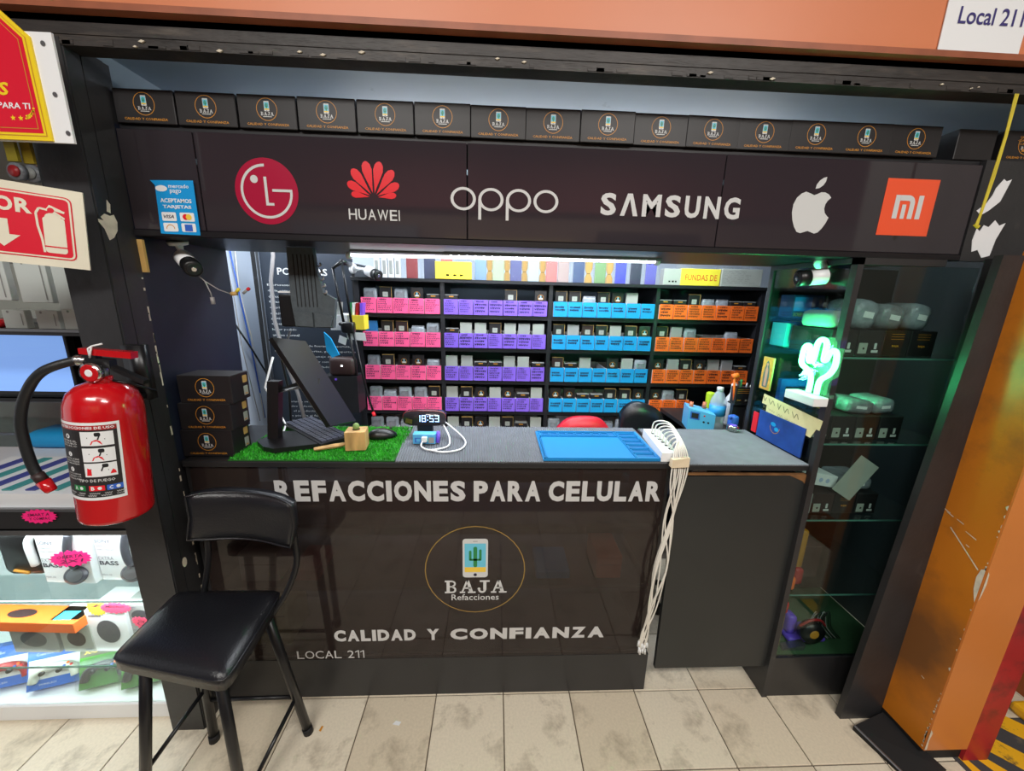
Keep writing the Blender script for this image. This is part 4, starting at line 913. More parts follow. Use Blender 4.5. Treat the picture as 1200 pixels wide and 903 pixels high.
# wooden cube planter
o = thing('cube_planter', 'small wooden cube planter with a tiny cactus on the grass mat', 'planter', (-.482, .09, 1.018))
Mz = Matrix.Translation((-.482, .085, 1.0175)) @ Matrix.Rotation(.12, 4, 'Z')
q = MB(wood); q.rbox(-.034, .034, -.03, .03, 0, .068, .002, M=Mz); ob('wooden_cube', q, o)
q = MB(mat('soil', s(70, 52, 38), .9)); q.lathe([(.013, .066), (.013, .0695)], 14, M=Mz); ob('soil', q, o)
q = MB(cact, True); q.lathe([(.002, .067), (.009, .070), (.0115, .078), (.0095, .087), (.003, .0915)], 12, M=Mz); ob('cactus', q, o)
# mirror alarm clock
o = thing('digital_clock', 'black oval digital clock showing 18:53 in pale blue digits', 'clock', (-.27, .235, 1.02))
q = MB(K_acr, True); q.fr = Fr((-.27, .22, 1.083)); q.prism([(.082 * math.copysign(abs(math.cos(t)) ** .55, math.cos(t)), .030 * math.copysign(abs(math.sin(t)) ** .55, math.sin(t))) for t in [2 * PI * k / 32 for k in range(32)]], -.03, 0); ob('clock_face', q, o)
q = MB(redp, True); q.tube([(-.27 + .0825 * math.copysign(abs(math.cos(t)) ** .55, math.cos(t)), .221, 1.083 + .031 * math.copysign(abs(math.sin(t)) ** .55, math.sin(t))) for t in [PI * k / 16 for k in range(17)]], .0009, 5); ob('rim', q, o, label='thin red-brown upper rim')
q = MB(K_plas); q.rbox(-.30, -.24, .225, .245, 1.014, 1.06, .003); ob('clock_foot', q, o)
SEG = {'1': 'bc', '8': 'abcdefg', '5': 'acdfg', '3': 'abcdg'}
q = MB(digit); q.fr = Fr((0, .2195, 0)); x = -.302
for ch in '18:53':
    if ch == ':': 
        for z in (1.075, 1.090): q.rect(x + .001, x + .004, z, z + .004, .0004)
        x += .009; continue
    w_, h, t = (.017, .028, .0042); z = 1.069
    g = {'a': (0, w_, h - t, h), 'd': (0, w_, 0, t), 'g': (0, w_, h / 2 - t / 2, h / 2 + t / 2), 'f': (0, t, h / 2, h), 'b': (w_ - t, w_, h / 2, h), 'e': (0, t, 0, h / 2), 'c': (w_ - t, w_, 0, h / 2)}
    for k in SEG[ch]: a = g[k]; q.rect(x + a[0] + .0006, x + a[1] - .0006, z + a[2] + .0006, z + a[3] - .0006, .0004)
    x += .021
ob('digits', q, o, label='glowing pale blue digits 18:53')
q = MB(mat('painted_olive_reflection', s(84, 78, 30), .4)); q.fr = Fr((0, .2195, 0)); q.poly([(-.345, 1.066), (-.318, 1.06), (-.316, 1.078), (-.34, 1.083)], .0002); ob('painted_reflection', q, o)  # olive reflection in the mirrored face, painted on as a flat patch
q = MB(blueb); q.rbox(-.298, -.215, .13, .165, 1.0135, 1.052, .003); o = ob('charging_hub', q, label='light blue charging hub below the digital clock', cat='charger', base=(-.256, .147, 1.0135))
q = MB(bluec); q.fr = Fr((0, .1298, 0)); q.rect(-.29, -.245, 1.02, 1.038, .0006); q.m(blueb); q.rect(-.285, -.268, 1.023, 1.035, .001); q.m(greyc); q.rect(-.24, -.22, 1.018, 1.04, .0006); ob('socket_row', q, o)
q = MB(purplep, True); q.tube([(-.208, .14, 1.016), (-.206, .15, 1.058)], [.008, .006], 8); ob('lighter', q, label='violet lighter standing at the right of the charging hub', cat='lighter', base=(-.207, .145, 1.0135))
q = MB(white, True)
def spl(P_, n=8):
    P_ = [Vector(p) for p in P_]; out = []
    for k in range(len(P_) - 1):
        a, b_, c_, d = P_[max(k - 1, 0)], P_[k], P_[k + 1], P_[min(k + 2, len(P_) - 1)]
        for j in range(n):
            t = j / n; out.append(.5 * ((2 * b_) + (c_ - a) * t + (2 * a - 5 * b_ + 4 * c_ - d) * t * t + (3 * b_ - a - 3 * c_ + d) * t ** 3))
    return out + [P_[-1]]
q.tube(spl([(-.255, .125, 1.035), (-.262, .10, 1.02), (-.235, .07, 1.017), (-.20, .075, 1.017), (-.165, .11, 1.017), (-.17, .17, 1.03), (-.205, .24, 1.06)]), .0033, 7)
q.tube(spl([(-.23, .07, 1.017), (-.175, .05, 1.017), (-.12, .075, 1.017), (-.105, .14, 1.017), (-.13, .20, 1.025), (-.19, .25, 1.055), (-.205, .26, 1.05)]), .0033, 7)
q.m(white); q.rbox(-.264, -.244, .115, .13, 1.025, 1.045, .003)
ob('charging_cable', q, label='white charging cable looped on the grey mat beside the clock', cat='cable', base=(-.18, .14, 1.0135))
# blue silicone work mat
o = thing('work_mat', 'bright blue silicone repair mat on the counter', 'work mat', (.37, .13, 1.0135))
q = MB(sil); q.fr = Fr((0, 0, 1.0135), (1, 0, 0), (0, 1, 0)); q.prism([(.168, -.012), (.578, -.010), (.584, .268), (.168, .262)], 0, .006); ob('mat_sheet', q, o)
q = MB(sil)
def rim(x0, x1, y0, y1, t=.003):
    for a in ((x0, x1, y0, y0 + t), (x0, x1, y1 - t, y1), (x0, x0 + t, y0, y1), (x1 - t, x1, y0, y1)): q.box(a[0], a[1], a[2], a[3], 1.0195, 1.0235)
rim(.172, .575, -.008, .258, .004); rim(.18, .485, .20, .25); rim(.49, .57, -.004, .25); 
for k in range(6): rim(.495, .565, .0 + k * .04, .034 + k * .04)
for k in range(8): rim(.19 + k * .034, .218 + k * .034, .21, .24, .002)
rim(.174, .184, .0, .19)
ob('raised_rims', q, o)
q = MB(sild); q.fr = Fr((0, 0, 1.0197), (1, 0, 0), (0, 1, 0)); q.rect(.188, .48, .206, .245, 0); [q.rect(.499, .561, .004 + k * .04, .030 + k * .04, 0) for k in range(6)]; ob('recess', q, o, label='darker blue recesses')
# power strip and its cables
ps = MB(white); ps.hexa([(.572, -.012, 1.0135), (.628, -.012, 1.0135), (.668, .232, 1.0135), (.60, .232, 1.0135), (.574, -.010, 1.045), (.626, -.010, 1.045), (.665, .23, 1.045), (.602, .23, 1.045)])
ps = ob('power_strip', ps, label='white multi-port power strip at the counter end', cat='power strip', base=(.61, .11, 1.0135))
q = MB(inkb)
for k in range(6): y = .02 + k * .03; q.box(.612, .626, y, y + .012, 1.0448, 1.0456)
ob('port', q, ps)
rc = random.Random(5)
cw = ['foremost', 'second', 'third', 'fourth', 'fifth', 'sixth', 'seventh', 'hindmost']
for k in range(8):
    y0 = .02 + k * .024; e = (k - 3.5) / 3.5
    pts = [(.618, y0, 1.045), (.624, y0 - .005, 1.07 + .003 * k), (.636 + .002 * k, y0 * .6, 1.080 + .004 * k), (.634 + e * .016, -.008, 1.055 + .002 * k), (.605 + k * .0075, -.028 - rc.uniform(0, .006), 1.012), (.602 + k * .0065, -.034 - rc.uniform(0, .01), .93), (.612 + rc.uniform(-.02, .028), -.036, .80), (.605 + rc.uniform(-.022, .022), -.036 - rc.uniform(0, .012), .62), (.598 + rc.uniform(-.02, .02), -.034 - rc.uniform(0, .01), .45), (.588 + rc.uniform(-.018, .01), -.034, .33), (.578 + e * .015, -.034, .27 + rc.uniform(-.02, .02))]
    q = MB(cable, True); q.tube(spl(pts, 6), .0027, 6); q.m(white, True); q.tube([pts[-1], (pts[-1][0] + .003 * e, -.036, pts[-1][2] - .022)], .0042, 6)
    ob('charging_cable', q, label=cw[k] + ' white cable arching out of the power strip and hanging down the counter front', cat='cable', group='white cables hanging over the counter edge', base=(.58, -.034, .25))
q = MB(tanp); q.hexa([(.596, -.044, 1.005), (.656, -.044, 1.008), (.656, -.024, 1.008), (.596, -.024, 1.005), (.600, -.040, 1.032), (.660, -.036, 1.038), (.660, -.02, 1.038), (.600, -.022, 1.032)]); ob('adhesive_tape', q, label='beige tape wrapped round the hanging white cables', cat='tape', base=(.66, -.04, .97))

# ------------------------------------------------------------------ chairs behind the counter
def swivel(nm, lab, x, y, top, ma, w_, rz=0, tilt=0):
    o = thing('office_chair', lab, 'chair', (x, y, 0)); o.rotation_euler = (0, 0, rz)
    q = MB(ma, True); n = 14; vs = []; fs = []
    for side in (0, 1):
        for k in range(n + 1):
            a = -1 + 2 * k / n; edge = (1 - abs(a) ** 3.2)
            for j in range(5):
                t = j / 4; z = top - .26 + (.26) * t * (.55 + .45 * edge) ; 
                z = top - .26 + .26 * t * (.62 + .38 * edge) + tilt * a * t; vs.append((a * w_, -.03 * (1 - a * a) + (.035 if side else 0) + .02 * t, z))
    for side in (0, 1):
        B0 = side * (n + 1) * 5
        for k in range(n):
            for j in range(4):
                f = (B0 + k * 5 + j, B0 + (k + 1) * 5 + j, B0 + (k + 1) * 5 + j + 1, B0 + k * 5 + j + 1); fs.append(f if not side else f[::-1])
    H = (n + 1) * 5
    for k in range(n): fs.append((k * 5 + 4, (k + 1) * 5 + 4, H + (k + 1) * 5 + 4, H + k * 5 + 4)); fs.append((k * 5, H + k * 5, H + (k + 1) * 5, (k + 1) * 5))
    for j in range(4): fs.append((j, j + 1, H + j + 1, H + j)); fs.append((n * 5 + j, H + n * 5 + j, H + n * 5 + j + 1, n * 5 + j + 1))
    q.add(vs, fs); ob('backrest', q, o, local=True)
    q = MB(ma, True); q.rbox(-w_ * .9, w_ * .9, -.24, -.0, top - .42, top - .36, .02); ob('seat', q, o, local=True)
    q = MB(K_tube); q.tube([(0, .02, top - .2), (0, .02, top - .4)], .015, 8); q.tube([(0, -.1, top - .42), (0, -.1, .08)], .02, 10); ob('post', q, o, local=True)
    for k in range(5):
        a = 2 * PI * k / 5; q = MB(K_plas); q.tube([(0, -.1, .09), (.14 * math.cos(a), -.1 + .14 * math.sin(a), .05)], .014, 6); q.tube([(.14 * math.cos(a), -.1 + .14 * math.sin(a), .05), (.14 * math.cos(a), -.1 + .14 * math.sin(a), .0)], .018, 8); ob('leg', q, o, local=True)
    return o
swivel('a', 'red chair back just showing behind the blue work mat', .455, .60, .972, mat('red_chair_shell', s(200, 24, 44), .4), .15)
swivel('b', 'black chair back showing behind the counter flap', .775, .62, 1.035, K_vinyl, .125, .1, -.045)
# ------------------------------------------------------------------ workbench at the right of the back room
o = thing('workbench', 'narrow dark workbench behind the flap, right side', 'workbench', (1.18, .65, 0))
q = MB(K_lam); q.box(.95, 1.44, .50, .86, .93, .95); ob('bench_top', q, o)
for x in (.94, 1.41):
    for y in (.51, .83): q = MB(K_lam); q.box(x, x + .025, y, y + .025, 0, .93); ob('leg', q, o)
ZB = .9505
q = MB(blueb); q.hexa([(.925, .50, ZB), (1.035, .46, ZB), (1.06, .56, ZB), (.95, .60, ZB), (.925, .50, 1.055), (1.035, .46, 1.032), (1.06, .56, 1.035), (.95, .60, 1.055)])
o = ob('bench_power_supply', q, label='light blue bench power supply with a small display behind the flap', cat='power supply', base=(.99, .53, ZB))
u_ = Vector((.11, -.04, -.011)).normalized(); fp = Fr((.925, .4995, 1.0), tuple(u_), (0, 0, 1))
q = MB(bluec); q.fr = fp; q.rect(.008, .05, .005, .042, .001); q.m(K_acr); q.rect(.014, .044, .011, .036, .0016); q.m(redhw); q.disc(.07, .03, .004, .001, 10); q.m(inkb); q.disc(.07, .0, .005, .001, 10); q.disc(.09, .0, .005, .001, 10); ob('control_panel', q, o)
q = MB(mat('copper_knob', s(190, 110, 80), .4), True); 
for x in (.955, 1.02): q.tube([(x, .54, 1.045), (x, .54, 1.075)], [.011, .008], 10)
ob('terminal_knob', q, o)
o = thing('water_bottle', 'clear plastic water bottle with a blue label behind the flap', 'bottle', (1.075, .47, ZB))
o.location = (1.075, .52, ZB)
q = MB(petg, True); q.lathe([(.034, 0), (.037, .006), (.036, .03), (.033, .036), (.036, .042), (.036, .13), (.033, .145), (.02, .175), (.0135, .185), (.0135, .19)], 24); ob('bottle_body', q, o, local=True)
q = MB(label_b, True); q.lathe([(.0368, .068), (.0368, .118)], 24); ob('bottle_label', q, o, local=True)
q = MB(white, True); q.lathe([(.0145, .186), (.0145, .202), (.013, .204)], 18); ob('bottle_cap', q, o, local=True)
q = MB(mat('milky_plastic', s(206, 212, 216), .35), True); q.lathe([(.034, 0), (.036, .01), (.036, .10), (.03, .13), (.013, .16), (.012, .19)], 20); q.m(white, True); q.lathe([(.0135, .188), (.0135, .205)], 16)
o = ob('solvent_bottle', q, label='milky white solvent bottle right of the water bottle', cat='bottle', local=True); o.location = (1.18, .58, ZB)
ob('dispenser_top', MB(white).lathe([(.009, .205), (.009, .211)], 12), o, local=True)
q = MB(mat('lime', s(170, 206, 40), .5), True); q.rbox(1.11, 1.15, .66, .70, ZB, 1.09, .01); ob('lime_packet', q, label='lime green packet behind the bottles', cat='packet', base=(1.13, .68, ZB))
# pen box
o = thing('pen_box', 'black logo box used as a pen holder by the side glass', 'pen holder', (1.20, .42, 1.10))
q = MB(K_card); q.box(1.085, 1.158, .415, .455, 1.105, 1.178); ob('holder_box', q, o)
q = MB(goldl); q.fr = Fr((-.018, .4148, 0)); q.text('BAJA', 1.112, 1.13, 1.115, 1.122, .0004, .02, 1); [q.rect(1.108, 1.178, 1.168 - .008 * k, 1.1695 - .008 * k, .0004) for k in range(3)]; q.m(offw); q.rect(1.148, 1.156, 1.115, 1.123, .0004); q.rect(1.162, 1.17, 1.115, 1.123, .0004); ob('printed_logo', q, o)
for k, (x, dx, ma, lab) in enumerate(((1.11, -.015, oran, 'orange marker leaning in the pen box'), (1.125, .005, cactg, 'green marker in the pen box'), (1.14, -.02, K_plas, 'black pen leaning in the pen box'), (1.155, .004, steel, 'steel tweezers standing in the pen box'), (1.17, .01, offw, 'cream brush standing in the pen box'))):
    q = MB(ma, True); x -= .02; q.tube([(x, .43, 1.11), (x + dx, .43, 1.22 - .008 * k)], .005, 6)
    if k == 0: q.tube([(x + dx - .01, .43, 1.225), (x + dx + .015, .43, 1.232)], .011, 8)
    ob('pen', q, label=lab, cat='pen', base=(x, .43, 1.11))
q = MB(K_lam); q.box(1.08, 1.16, .41, .46, 1.098, 1.104); q.box(1.09, 1.15, .43, .45, .95, 1.098); ob('pen_shelf', q, label='small black bracket shelf under the pen box', cat='bracket', base=(1.12, .44, .95))
q = MB(bluec, True); q.rbox(1.05, 1.085, .36, .40, .99, 1.06, .01); q.tube([(1.05, .37, 1.05), (1.035, .36, 1.06)], .008, 6); ob('blue_tool', q, label='dark blue tool holder under the pen box', cat='tool', base=(1.07, .38, .95))
q = MB(redhw); q.box(1.094, 1.0985, .265, .295, 1.02, 1.105); ob('red_tag', q, label='small red tag stuck on the side glass beside the yellow note', cat='tag', base=(1.096, .28, 1.02))
o = ob('round_tin', MB(chrome, True).lathe([(.022, 0), (.024, .003), (.024, .02), (.022, .024)], 20), label='small shiny round tin at the back edge of the flap', cat='tin', local=True); o.location = (1.03, .318, 1.0095)
ob('lid', MB(purplep, True).lathe([(.016, .024), (.014, .026)], 16), o, local=True, label='violet lid')
# ------------------------------------------------------------------ fire extinguisher
EX = Vector((-1.010, -.235, .962)); er = .092
o = thing('fire_extinguisher', 'red fire extinguisher with instruction label hanging on the left black post', 'fire extinguisher', tuple(EX))
tl = Matrix.Rotation(math.radians(5.5), 4, 'Y'); TM = Matrix.Translation(EX) @ tl @ Matrix.Diagonal((.80, .80, .90, 1))
q = MB(redg, True); q.lathe([(.02, 0), (.082, .0), (.091, .006), (er, .014), (er, .315), (.089, .345), (.079, .372), (.060, .390), (.035, .400), (.024, .404)], 48, M=TM); ob('cylinder', q, o)
q = MB(redg, True); q.lathe([(.024, .400), (.026, .404), (.026, .418), (.018, .420)], 24, M=TM); ob('neck_ring', q, o)
q = MB(steel, True); q.lathe([(.016, .415), (.02, .42), (.02, .45), (.012, .455)], 20, M=TM)
q.m(K_plas); q.box(-.03, .04, -.012, .012, .445, .468, M=TM); ob('valve_body', q, o)
def on(p): return TM @ Vector(p)
q = MB(chrome, True); q.tube([on((.0, -.018, .432)), on((.0, -.034, .432))], [.024, .024], 24); q.m(redg); q.tube([on((0, -.034, .432)), on((0, -.036, .432))], [.021, .019], 20); q.m(white); q.tube([on((0, -.036, .432)), on((0, -.037, .432))], [.009, .008], 14); ob('pressure_gauge', q, o, label='chrome pressure gauge with red ring')
q = MB(redg); q.hexa([on(p) for p in ((-.045, -.012, .476), (.105, -.012, .478), (.105, .012, .478), (-.045, .012, .476), (-.045, -.013, .492), (.105, -.013, .496), (.105, .013, .496), (-.045, .013, .492))]); ob('top_lever', q, o)
q = MB(K_plas); q.hexa([on(p) for p in ((-.02, -.010, .462), (.13, -.010, .408), (.13, .010, .408), (-.02, .010, .462), (-.02, -.010, .472), (.135, -.010, .420), (.135, .010, .420), (-.02, .010, .472))]); q.hexa([on(p) for p in ((-.04, -.01, .455), (.0, -.01, .455), (.0, .01, .455), (-.04, .01, .455), (-.04, -.01, .48), (0, -.01, .48), (0, .01, .48), (-.04, .01, .48))]); ob('carry_handle', q, o)
q = MB(white, True); q.tube([on(p) for p in ((-.01, -.016, .47), (-.005, -.018, .485), (.0, -.016, .503), (.03, -.016, .512))], .0022, 5); q.tube([on(p) for p in ((.0, -.016, .503), (-.012, -.016, .495), (-.008, -.018, .475))], .0022, 5); ob('safety_seal', q, o)
hs_ = spl([on((-.03, 0, .455)), on((-.06, -.01, .456)), (-1.069, -.27, 1.353), (-1.113, -.275, 1.301), (-1.137, -.28, 1.236), (-1.143, -.28, 1.17), (-1.138, -.28, 1.106), (-1.121, -.28, 1.068)], 8)
q = MB(mat('black_rubber_hose', s(26, 28, 30), .45, bump=.3, bscale=200), True); q.tube(hs_, .0105, 12); ob('hose', q, o)
q = MB(chrome, True); q.tube(hs_[2:9], [.0115, .013, .0115, .013, .0115, .013, .0115], 14); ob('hose_ferrule', q, o)
e0 = Vector(hs_[-1]); ed_ = (Vector(hs_[-1]) - Vector(hs_[-6])).normalized()
q = MB(brownb, True); q.tube([e0 - ed_ * .03, e0 - ed_ * .008], .0125, 12); q.m(redg, True); q.tube([e0 - ed_ * .008, e0 + ed_ * .02, e0 + ed_ * .024], [.0145, .012, .0095], 14); ob('nozzle', q, o, label='red nozzle')
q = MB(K_tube, True); q.box(-.02, .03, .06, .12, .33, .345, M=TM); q.tube([on((.0, .0, .41)), on((.06, .02, .40)), on((.10, .07, .37))], .003, 6); q.hexa([(-1.0, -.145, 1.25), (-.95, -.145, 1.25), (-.95, -.118, 1.25), (-1.0, -.118, 1.25), (-1.0, -.145, 1.40), (-.95, -.145, 1.40), (-.95, -.118, 1.40), (-1.0, -.118, 1.40)]); ob('wall_bracket', q, o)
# wrapped label, built on the cylinder surface
class CylFr:
    def __init__(f, mid, z0): f.mid = mid; f.z0 = z0
    def __call__(f, a, b, c=0):
        t = f.mid + a * 1.12 / er; r = er + .0006 + c; return TM @ Vector((r * math.sin(t), -r * math.cos(t), f.z0 + b * 1.1))
def crect(q, a0, a1, b0, b1, c, n=None):
    n = n or max(1, int((a1 - a0) / .008)); vs = []
    for k in range(n + 1): a = a0 + (a1 - a0) * k / n; vs += [q.fr(a, b0, c), q.fr(a, b1, c)]
    q.add(vs, [(2 * k, 2 * k + 2, 2 * k + 3, 2 * k + 1) for k in range(n)])
LF = CylFr(-.16, .085); q = MB(whitep, True); q.fr = LF; crect(q, -.105, .100, 0, .205, 0)
lb = ob('instruction_label', q, o, label='white bordered instruction label')
q = MB(mat('label_black', s(36, 34, 36), .5)); q.fr = LF; crect(q, -.040, .094, .008, .186, .0003); crect(q, -.10, -.040, .008, .05, .0003)
q.m(redlg); q.m(redp); crect(q, -.040, .094, .186, .198, .0003)
q.m(mat('label_grey', s(196, 190, 186), .5)); crect(q, -.10, -.042, .052, .198, .0003)
q.m(whitep); q.text('INSTRUCCIONES DE USO', -.036, .09, .1885, .1955, .0006, .03, 1)
for k, z in enumerate((.168, .122, .082)):
    q.m(whitep); q.disc(-.012, z, .0062, .0006, 12); q.m(inkb); q.text(str(k + 1), -.014, -.010, z - .0035, z + .0035, .0008, .02, 1); q.m(greyp)
    for j, t in enumerate((('RETIRE EL', 'SEGURO', 'JALELO'), ('APUNTE A LA BASE', 'DEL FUEGO Y PRESIONE', 'LA MANIJA'), ('PRESIONE LA MANIJA', 'Y DIRIJA LA', 'DESCARGA AL FUEGO'))[k]): q.text(t, -.034, .012, z - .014 - j * .0065, z - .0095 - j * .0065, .0006, .01, 1)
for k, z in enumerate((.146, .104, .064)):
    q.m(whitep); crect(q, .022, .086, z, z + .036, .0006)
    q.m(redhw); q.poly([(.040, z + .003), (.064, z + .003), (.060, z + .012), (.052, z + .016), (.044, z + .012)] if k < 2 else [(.026, z + .004), (.036, z + .004), (.036, z + .02), (.028, z + .024)], .0009)
    if k == 2: q.poly([(.072, z + .006), (.084, z + .006), (.082, z + .014), (.078, z + .018), (.074, z + .012)], .0009)
    q.m(inkb); q.rrect(.05 + .004 * k, .062 + .004 * k, z + .024, z + .034, .003, .0009); q.poly([(.035, z + .022), (.07, z + .018), (.07, z + .0155), (.035, z + .0195)], .0009); q.poly([(.054, z + .015), (.057, z + .015), (.061, z + .026), (.058, z + .026)], .001)
q.m(greyp); q.text('TIPO DE FUEGO', .004, .080, .050, .058, .0006, .02, 1)
for a, ma, t in ((-.014, cactg, 'A'), (.026, redhw, 'B'), (.062, bluec, 'C')): q.m(ma); crect(q, a, a + .032, .026, .040, .0006, 3); q.m(whitep); q.text(t, a + .004, a + .012, .028, .038, .0009, .03, 1); q.disc(a + .022, .033, .0045, .0009, 8)
q.m(greyp); q.text('10.5 kg', -.096, -.054, .030, .044, .0006, .02, 1)
rq = random.Random(2)
q.scribble(-.096, .09, .010, .022, 2, .0006, rq, .2, .98); q.m(mat('label_red_text', s(190, 70, 60), .5))
for z in (.072, .082): q.text('PELIGRO', -.096, -.046, z, z + .006, .0006, .01, 1)
q.text('NO USAR', -.092, -.05, .098, .104, .0006, .01, 1)
q.m(inkb); [q.text('POLVO QUIMICO SECO', -.096, -.048, z, z + .004, .0006, 0, 1) for z in (.11, .118, .126, .134, .142)]
q.rrect(-.092, -.076, .152, .180, .004, .0006); q.rect(-.088, -.05, .184, .190, .0006)
ob('label_print', q, lb, label='black and red instruction print')

# ------------------------------------------------------------------ black vinyl chair in front of the counter
o = thing('folding_chair', 'black vinyl padded chair with black tube legs in front of the counter', 'chair', (-.84, -.24, 0))
def cushion(name, P4, th, rr, par, dome=.012):
    # P4: four top corners (front-left, front-right, back-right, back-left)
    q = MB(K_vinyl, True); A, B_, C_, D_ = [Vector(p) for p in P4]; n = (B_ - A).cross(D_ - A).normalized(); N = 14; vs = []; fs = []
    def sp(t): return t
    def pt(i, j, lv):
        s_, t_ = -1 + 2 * i / N, -1 + 2 * j / N
        k = 1 - rr * (abs(s_) * abs(t_)) ** 9
        s2, t2 = s_ * k, t_ * k; a, c = (s2 + 1) / 2, (t2 + 1) / 2
        p = A.lerp(B_, a).lerp(D_.lerp(C_, a), c); return p + n * lv(s_, t_)
    top = lambda s_, t_: dome * (1 - s_ ** 4) * (1 - t_ ** 4) - .010 * max(abs(s_), abs(t_)) ** 10
    bot = lambda s_, t_: -th
    for lv in (top, bot):
        for i in range(N + 1):
            for j in range(N + 1): vs.append(pt(i, j, lv))
    H = (N + 1) ** 2; ix = lambda i, j: i * (N + 1) + j
    for i in range(N):
        for j in range(N): fs.append((ix(i, j), ix(i + 1, j), ix(i + 1, j + 1), ix(i, j + 1))); fs.append((H + ix(i, j), H + ix(i, j + 1), H + ix(i + 1, j + 1), H + ix(i + 1, j)))
    bd = [ix(i, 0) for i in range(N)] + [ix(N, j) for j in range(N)] + [ix(i, N) for i in range(N, 0, -1)] + [ix(0, j) for j in range(N, 0, -1)]
    for k in range(len(bd)): a, c = bd[k], bd[(k + 1) % len(bd)]; fs.append((c, a, H + a, H + c))
    q.add(vs, fs); m_ = ob(name, q, par)
    q = MB(K_vinyl, True); q.tube([Vector(vs[k]) - n * .002 for k in bd], .0028, 6, closed=True); ob('piping', q, m_)
    return m_
SA, SB, SC, SD = (-1.012, -.340, .600), (-.668, -.412, .600), (-.686, -.108, .604), (-1.018, -.108, .606)
cushion('seat', (SA, SB, SC, SD), .046, .05, o)
q = MB(K_matte); q.hexa([(-.97, -.33, .548), (-.70, -.375, .548), (-.71, -.13, .55), (-.975, -.125, .55), (-.975, -.335, .561), (-.695, -.385, .561), (-.705, -.125, .563), (-.98, -.12, .563)]); ob('seat_board', q, o)
# curved backrest
q = MB(K_vinyl, True); vs = []; fs = []; N = 16; Mz_ = 10
for side in (0, 1):
    for i in range(N + 1):
        a = -1 + 2 * i / N
        for j in range(Mz_ + 1):
            t = -1 + 2 * j / Mz_; x = -.752 + a * .150 - .018 * (t < 0) * (-t); z = .872 + t * .080 * (1 - .10 * max(0, abs(a) - .7) / .3) - a * .014
            yy = -.150 + .0 + .035 * (1 - a * a) + (.030 if side else 0)
            puff = (1 - a ** 6) * (1 - t ** 6) * .012; yy += puff if side else -puff
            vs.append((x, yy, z))
H = (N + 1) * (Mz_ + 1); ix = lambda i, j: i * (Mz_ + 1) + j
for i in range(N):
    for j in range(Mz_): fs.append((ix(i, j), ix(i + 1, j), ix(i + 1, j + 1), ix(i, j + 1))); fs.append((H + ix(i, j), H + ix(i, j + 1), H + ix(i + 1, j + 1), H + ix(i + 1, j)))
bd = [ix(i, 0) for i in range(N)] + [ix(N, j) for j in range(Mz_)] + [ix(i, Mz_) for i in range(N, 0, -1)] + [ix(0, j) for j in range(Mz_, 0, -1)]
for k in range(len(bd)): a, c = bd[k], bd[(k + 1) % len(bd)]; fs.append((c, a, H + a, H + c))
q.add(vs, fs); bo = ob('backrest', q, o)
q = MB(K_vinyl, True); q.tube([Vector(vs[k]) + Vector((0, .0, 0)) for k in bd], .003, 6, closed=True); ob('piping', q, bo)
for pts in ([(-.622, -.118, .90), (-.622, -.116, .78), (-.625, -.12, .70), (-.655, -.14, .615), (-.69, -.17, .56), (-.70, -.25, .552)], [(-.885, -.112, .90), (-.895, -.112, .75), (-.91, -.118, .66), (-.93, -.13, .58), (-.93, -.2, .555)]):
    q = MB(K_tube, True); q.tube(spl(pts, 6), .009, 10); ob('back_post', q, o)
legs = [((-.952, -.310, .553), (-1.035, -.335, 0)), ((-.742, -.335, .553), (-.735, -.345, 0)), ((-.708, -.165, .556), (-.655, -.118, 0)), ((-.955, -.14, .556), (-.972, -.135, 0))]
for a, c in legs:
    q = MB(K_tube, True); a, c = Vector(a), Vector(c); q.tube([a, c + (a - c) * .02], .0145, 12); lg_ = ob('leg', q, o)
    q = MB(K_matte, True); q.tube([c + (a - c) * .05, c], .0165, 12); ob('rubber_foot', q, lg_)
L_ = lambda k, t: Vector(legs[k][1]).lerp(Vector(legs[k][0]), t)
for a, c, t, t2 in ((0, 3, .30, .42), (1, 2, .10, .33), (3, 2, .33, .33)):
    q = MB(K_tube, True); q.tube([L_(a, t), L_(c, t2)], .0065, 10); ob('stretcher', q, o)

# ------------------------------------------------------------------ glass cabinet at the right
o = thing('display_cabinet', 'tall glass cabinet with black frame and black base at the right', 'cabinet', (1.34, .15, 0))
q = MB(K_paint); q.box(1.096, 1.116, -.035, -.012, .0, 1.692); ob('frame_post', q, o)
q = MB(K_paint); q.box(1.096, 1.114, .325, .345, .0, 1.692); ob('frame_post', q, o)
q = MB(K_paint); q.box(1.096, 1.376, -.035, -.012, 1.672, 1.692); q.box(1.096, 1.112, -.012, .325, 1.676, 1.692); ob('frame_rail', q, o)
q = MB(K_lam); q.box(1.11, 1.62, -.03, -.015, 0, .188); ob('kick_panel', q, o)
q = MB(K_lam); q.box(1.098, 1.11, -.015, .34, 0, .188); ob('side_panel', q, o)
q = MB(cabin); q.box(1.112, 1.62, .335, .342, .188, 1.69); ob('back_panel', q, o)
q = MB(glasst); q.box(1.116, 1.50, -.026, -.022, .190, 1.672); ob('front_glass', q, o)
q = MB(glasst); q.box(1.102, 1.106, -.012, .325, .190, 1.676); ob('side_glass', q, o)
q = MB(mat('cabinet_floor_green', s(60, 92, 60), .7)); q.box(1.11, 1.62, -.015, .34, .178, .190); ob('bottom_board', q, o)
shz = [.469, .789, 1.084, 1.385]
for z in shz:
    q = MB(glassm); q.box(1.112, 1.61, -.012, .325, z - .006, z); g = ob('glass_shelf', q, o)
    q = MB(glass_e); q.box(1.112, 1.61, -.0135, -.012, z - .006, z); ob('shelf_edge', q, g)
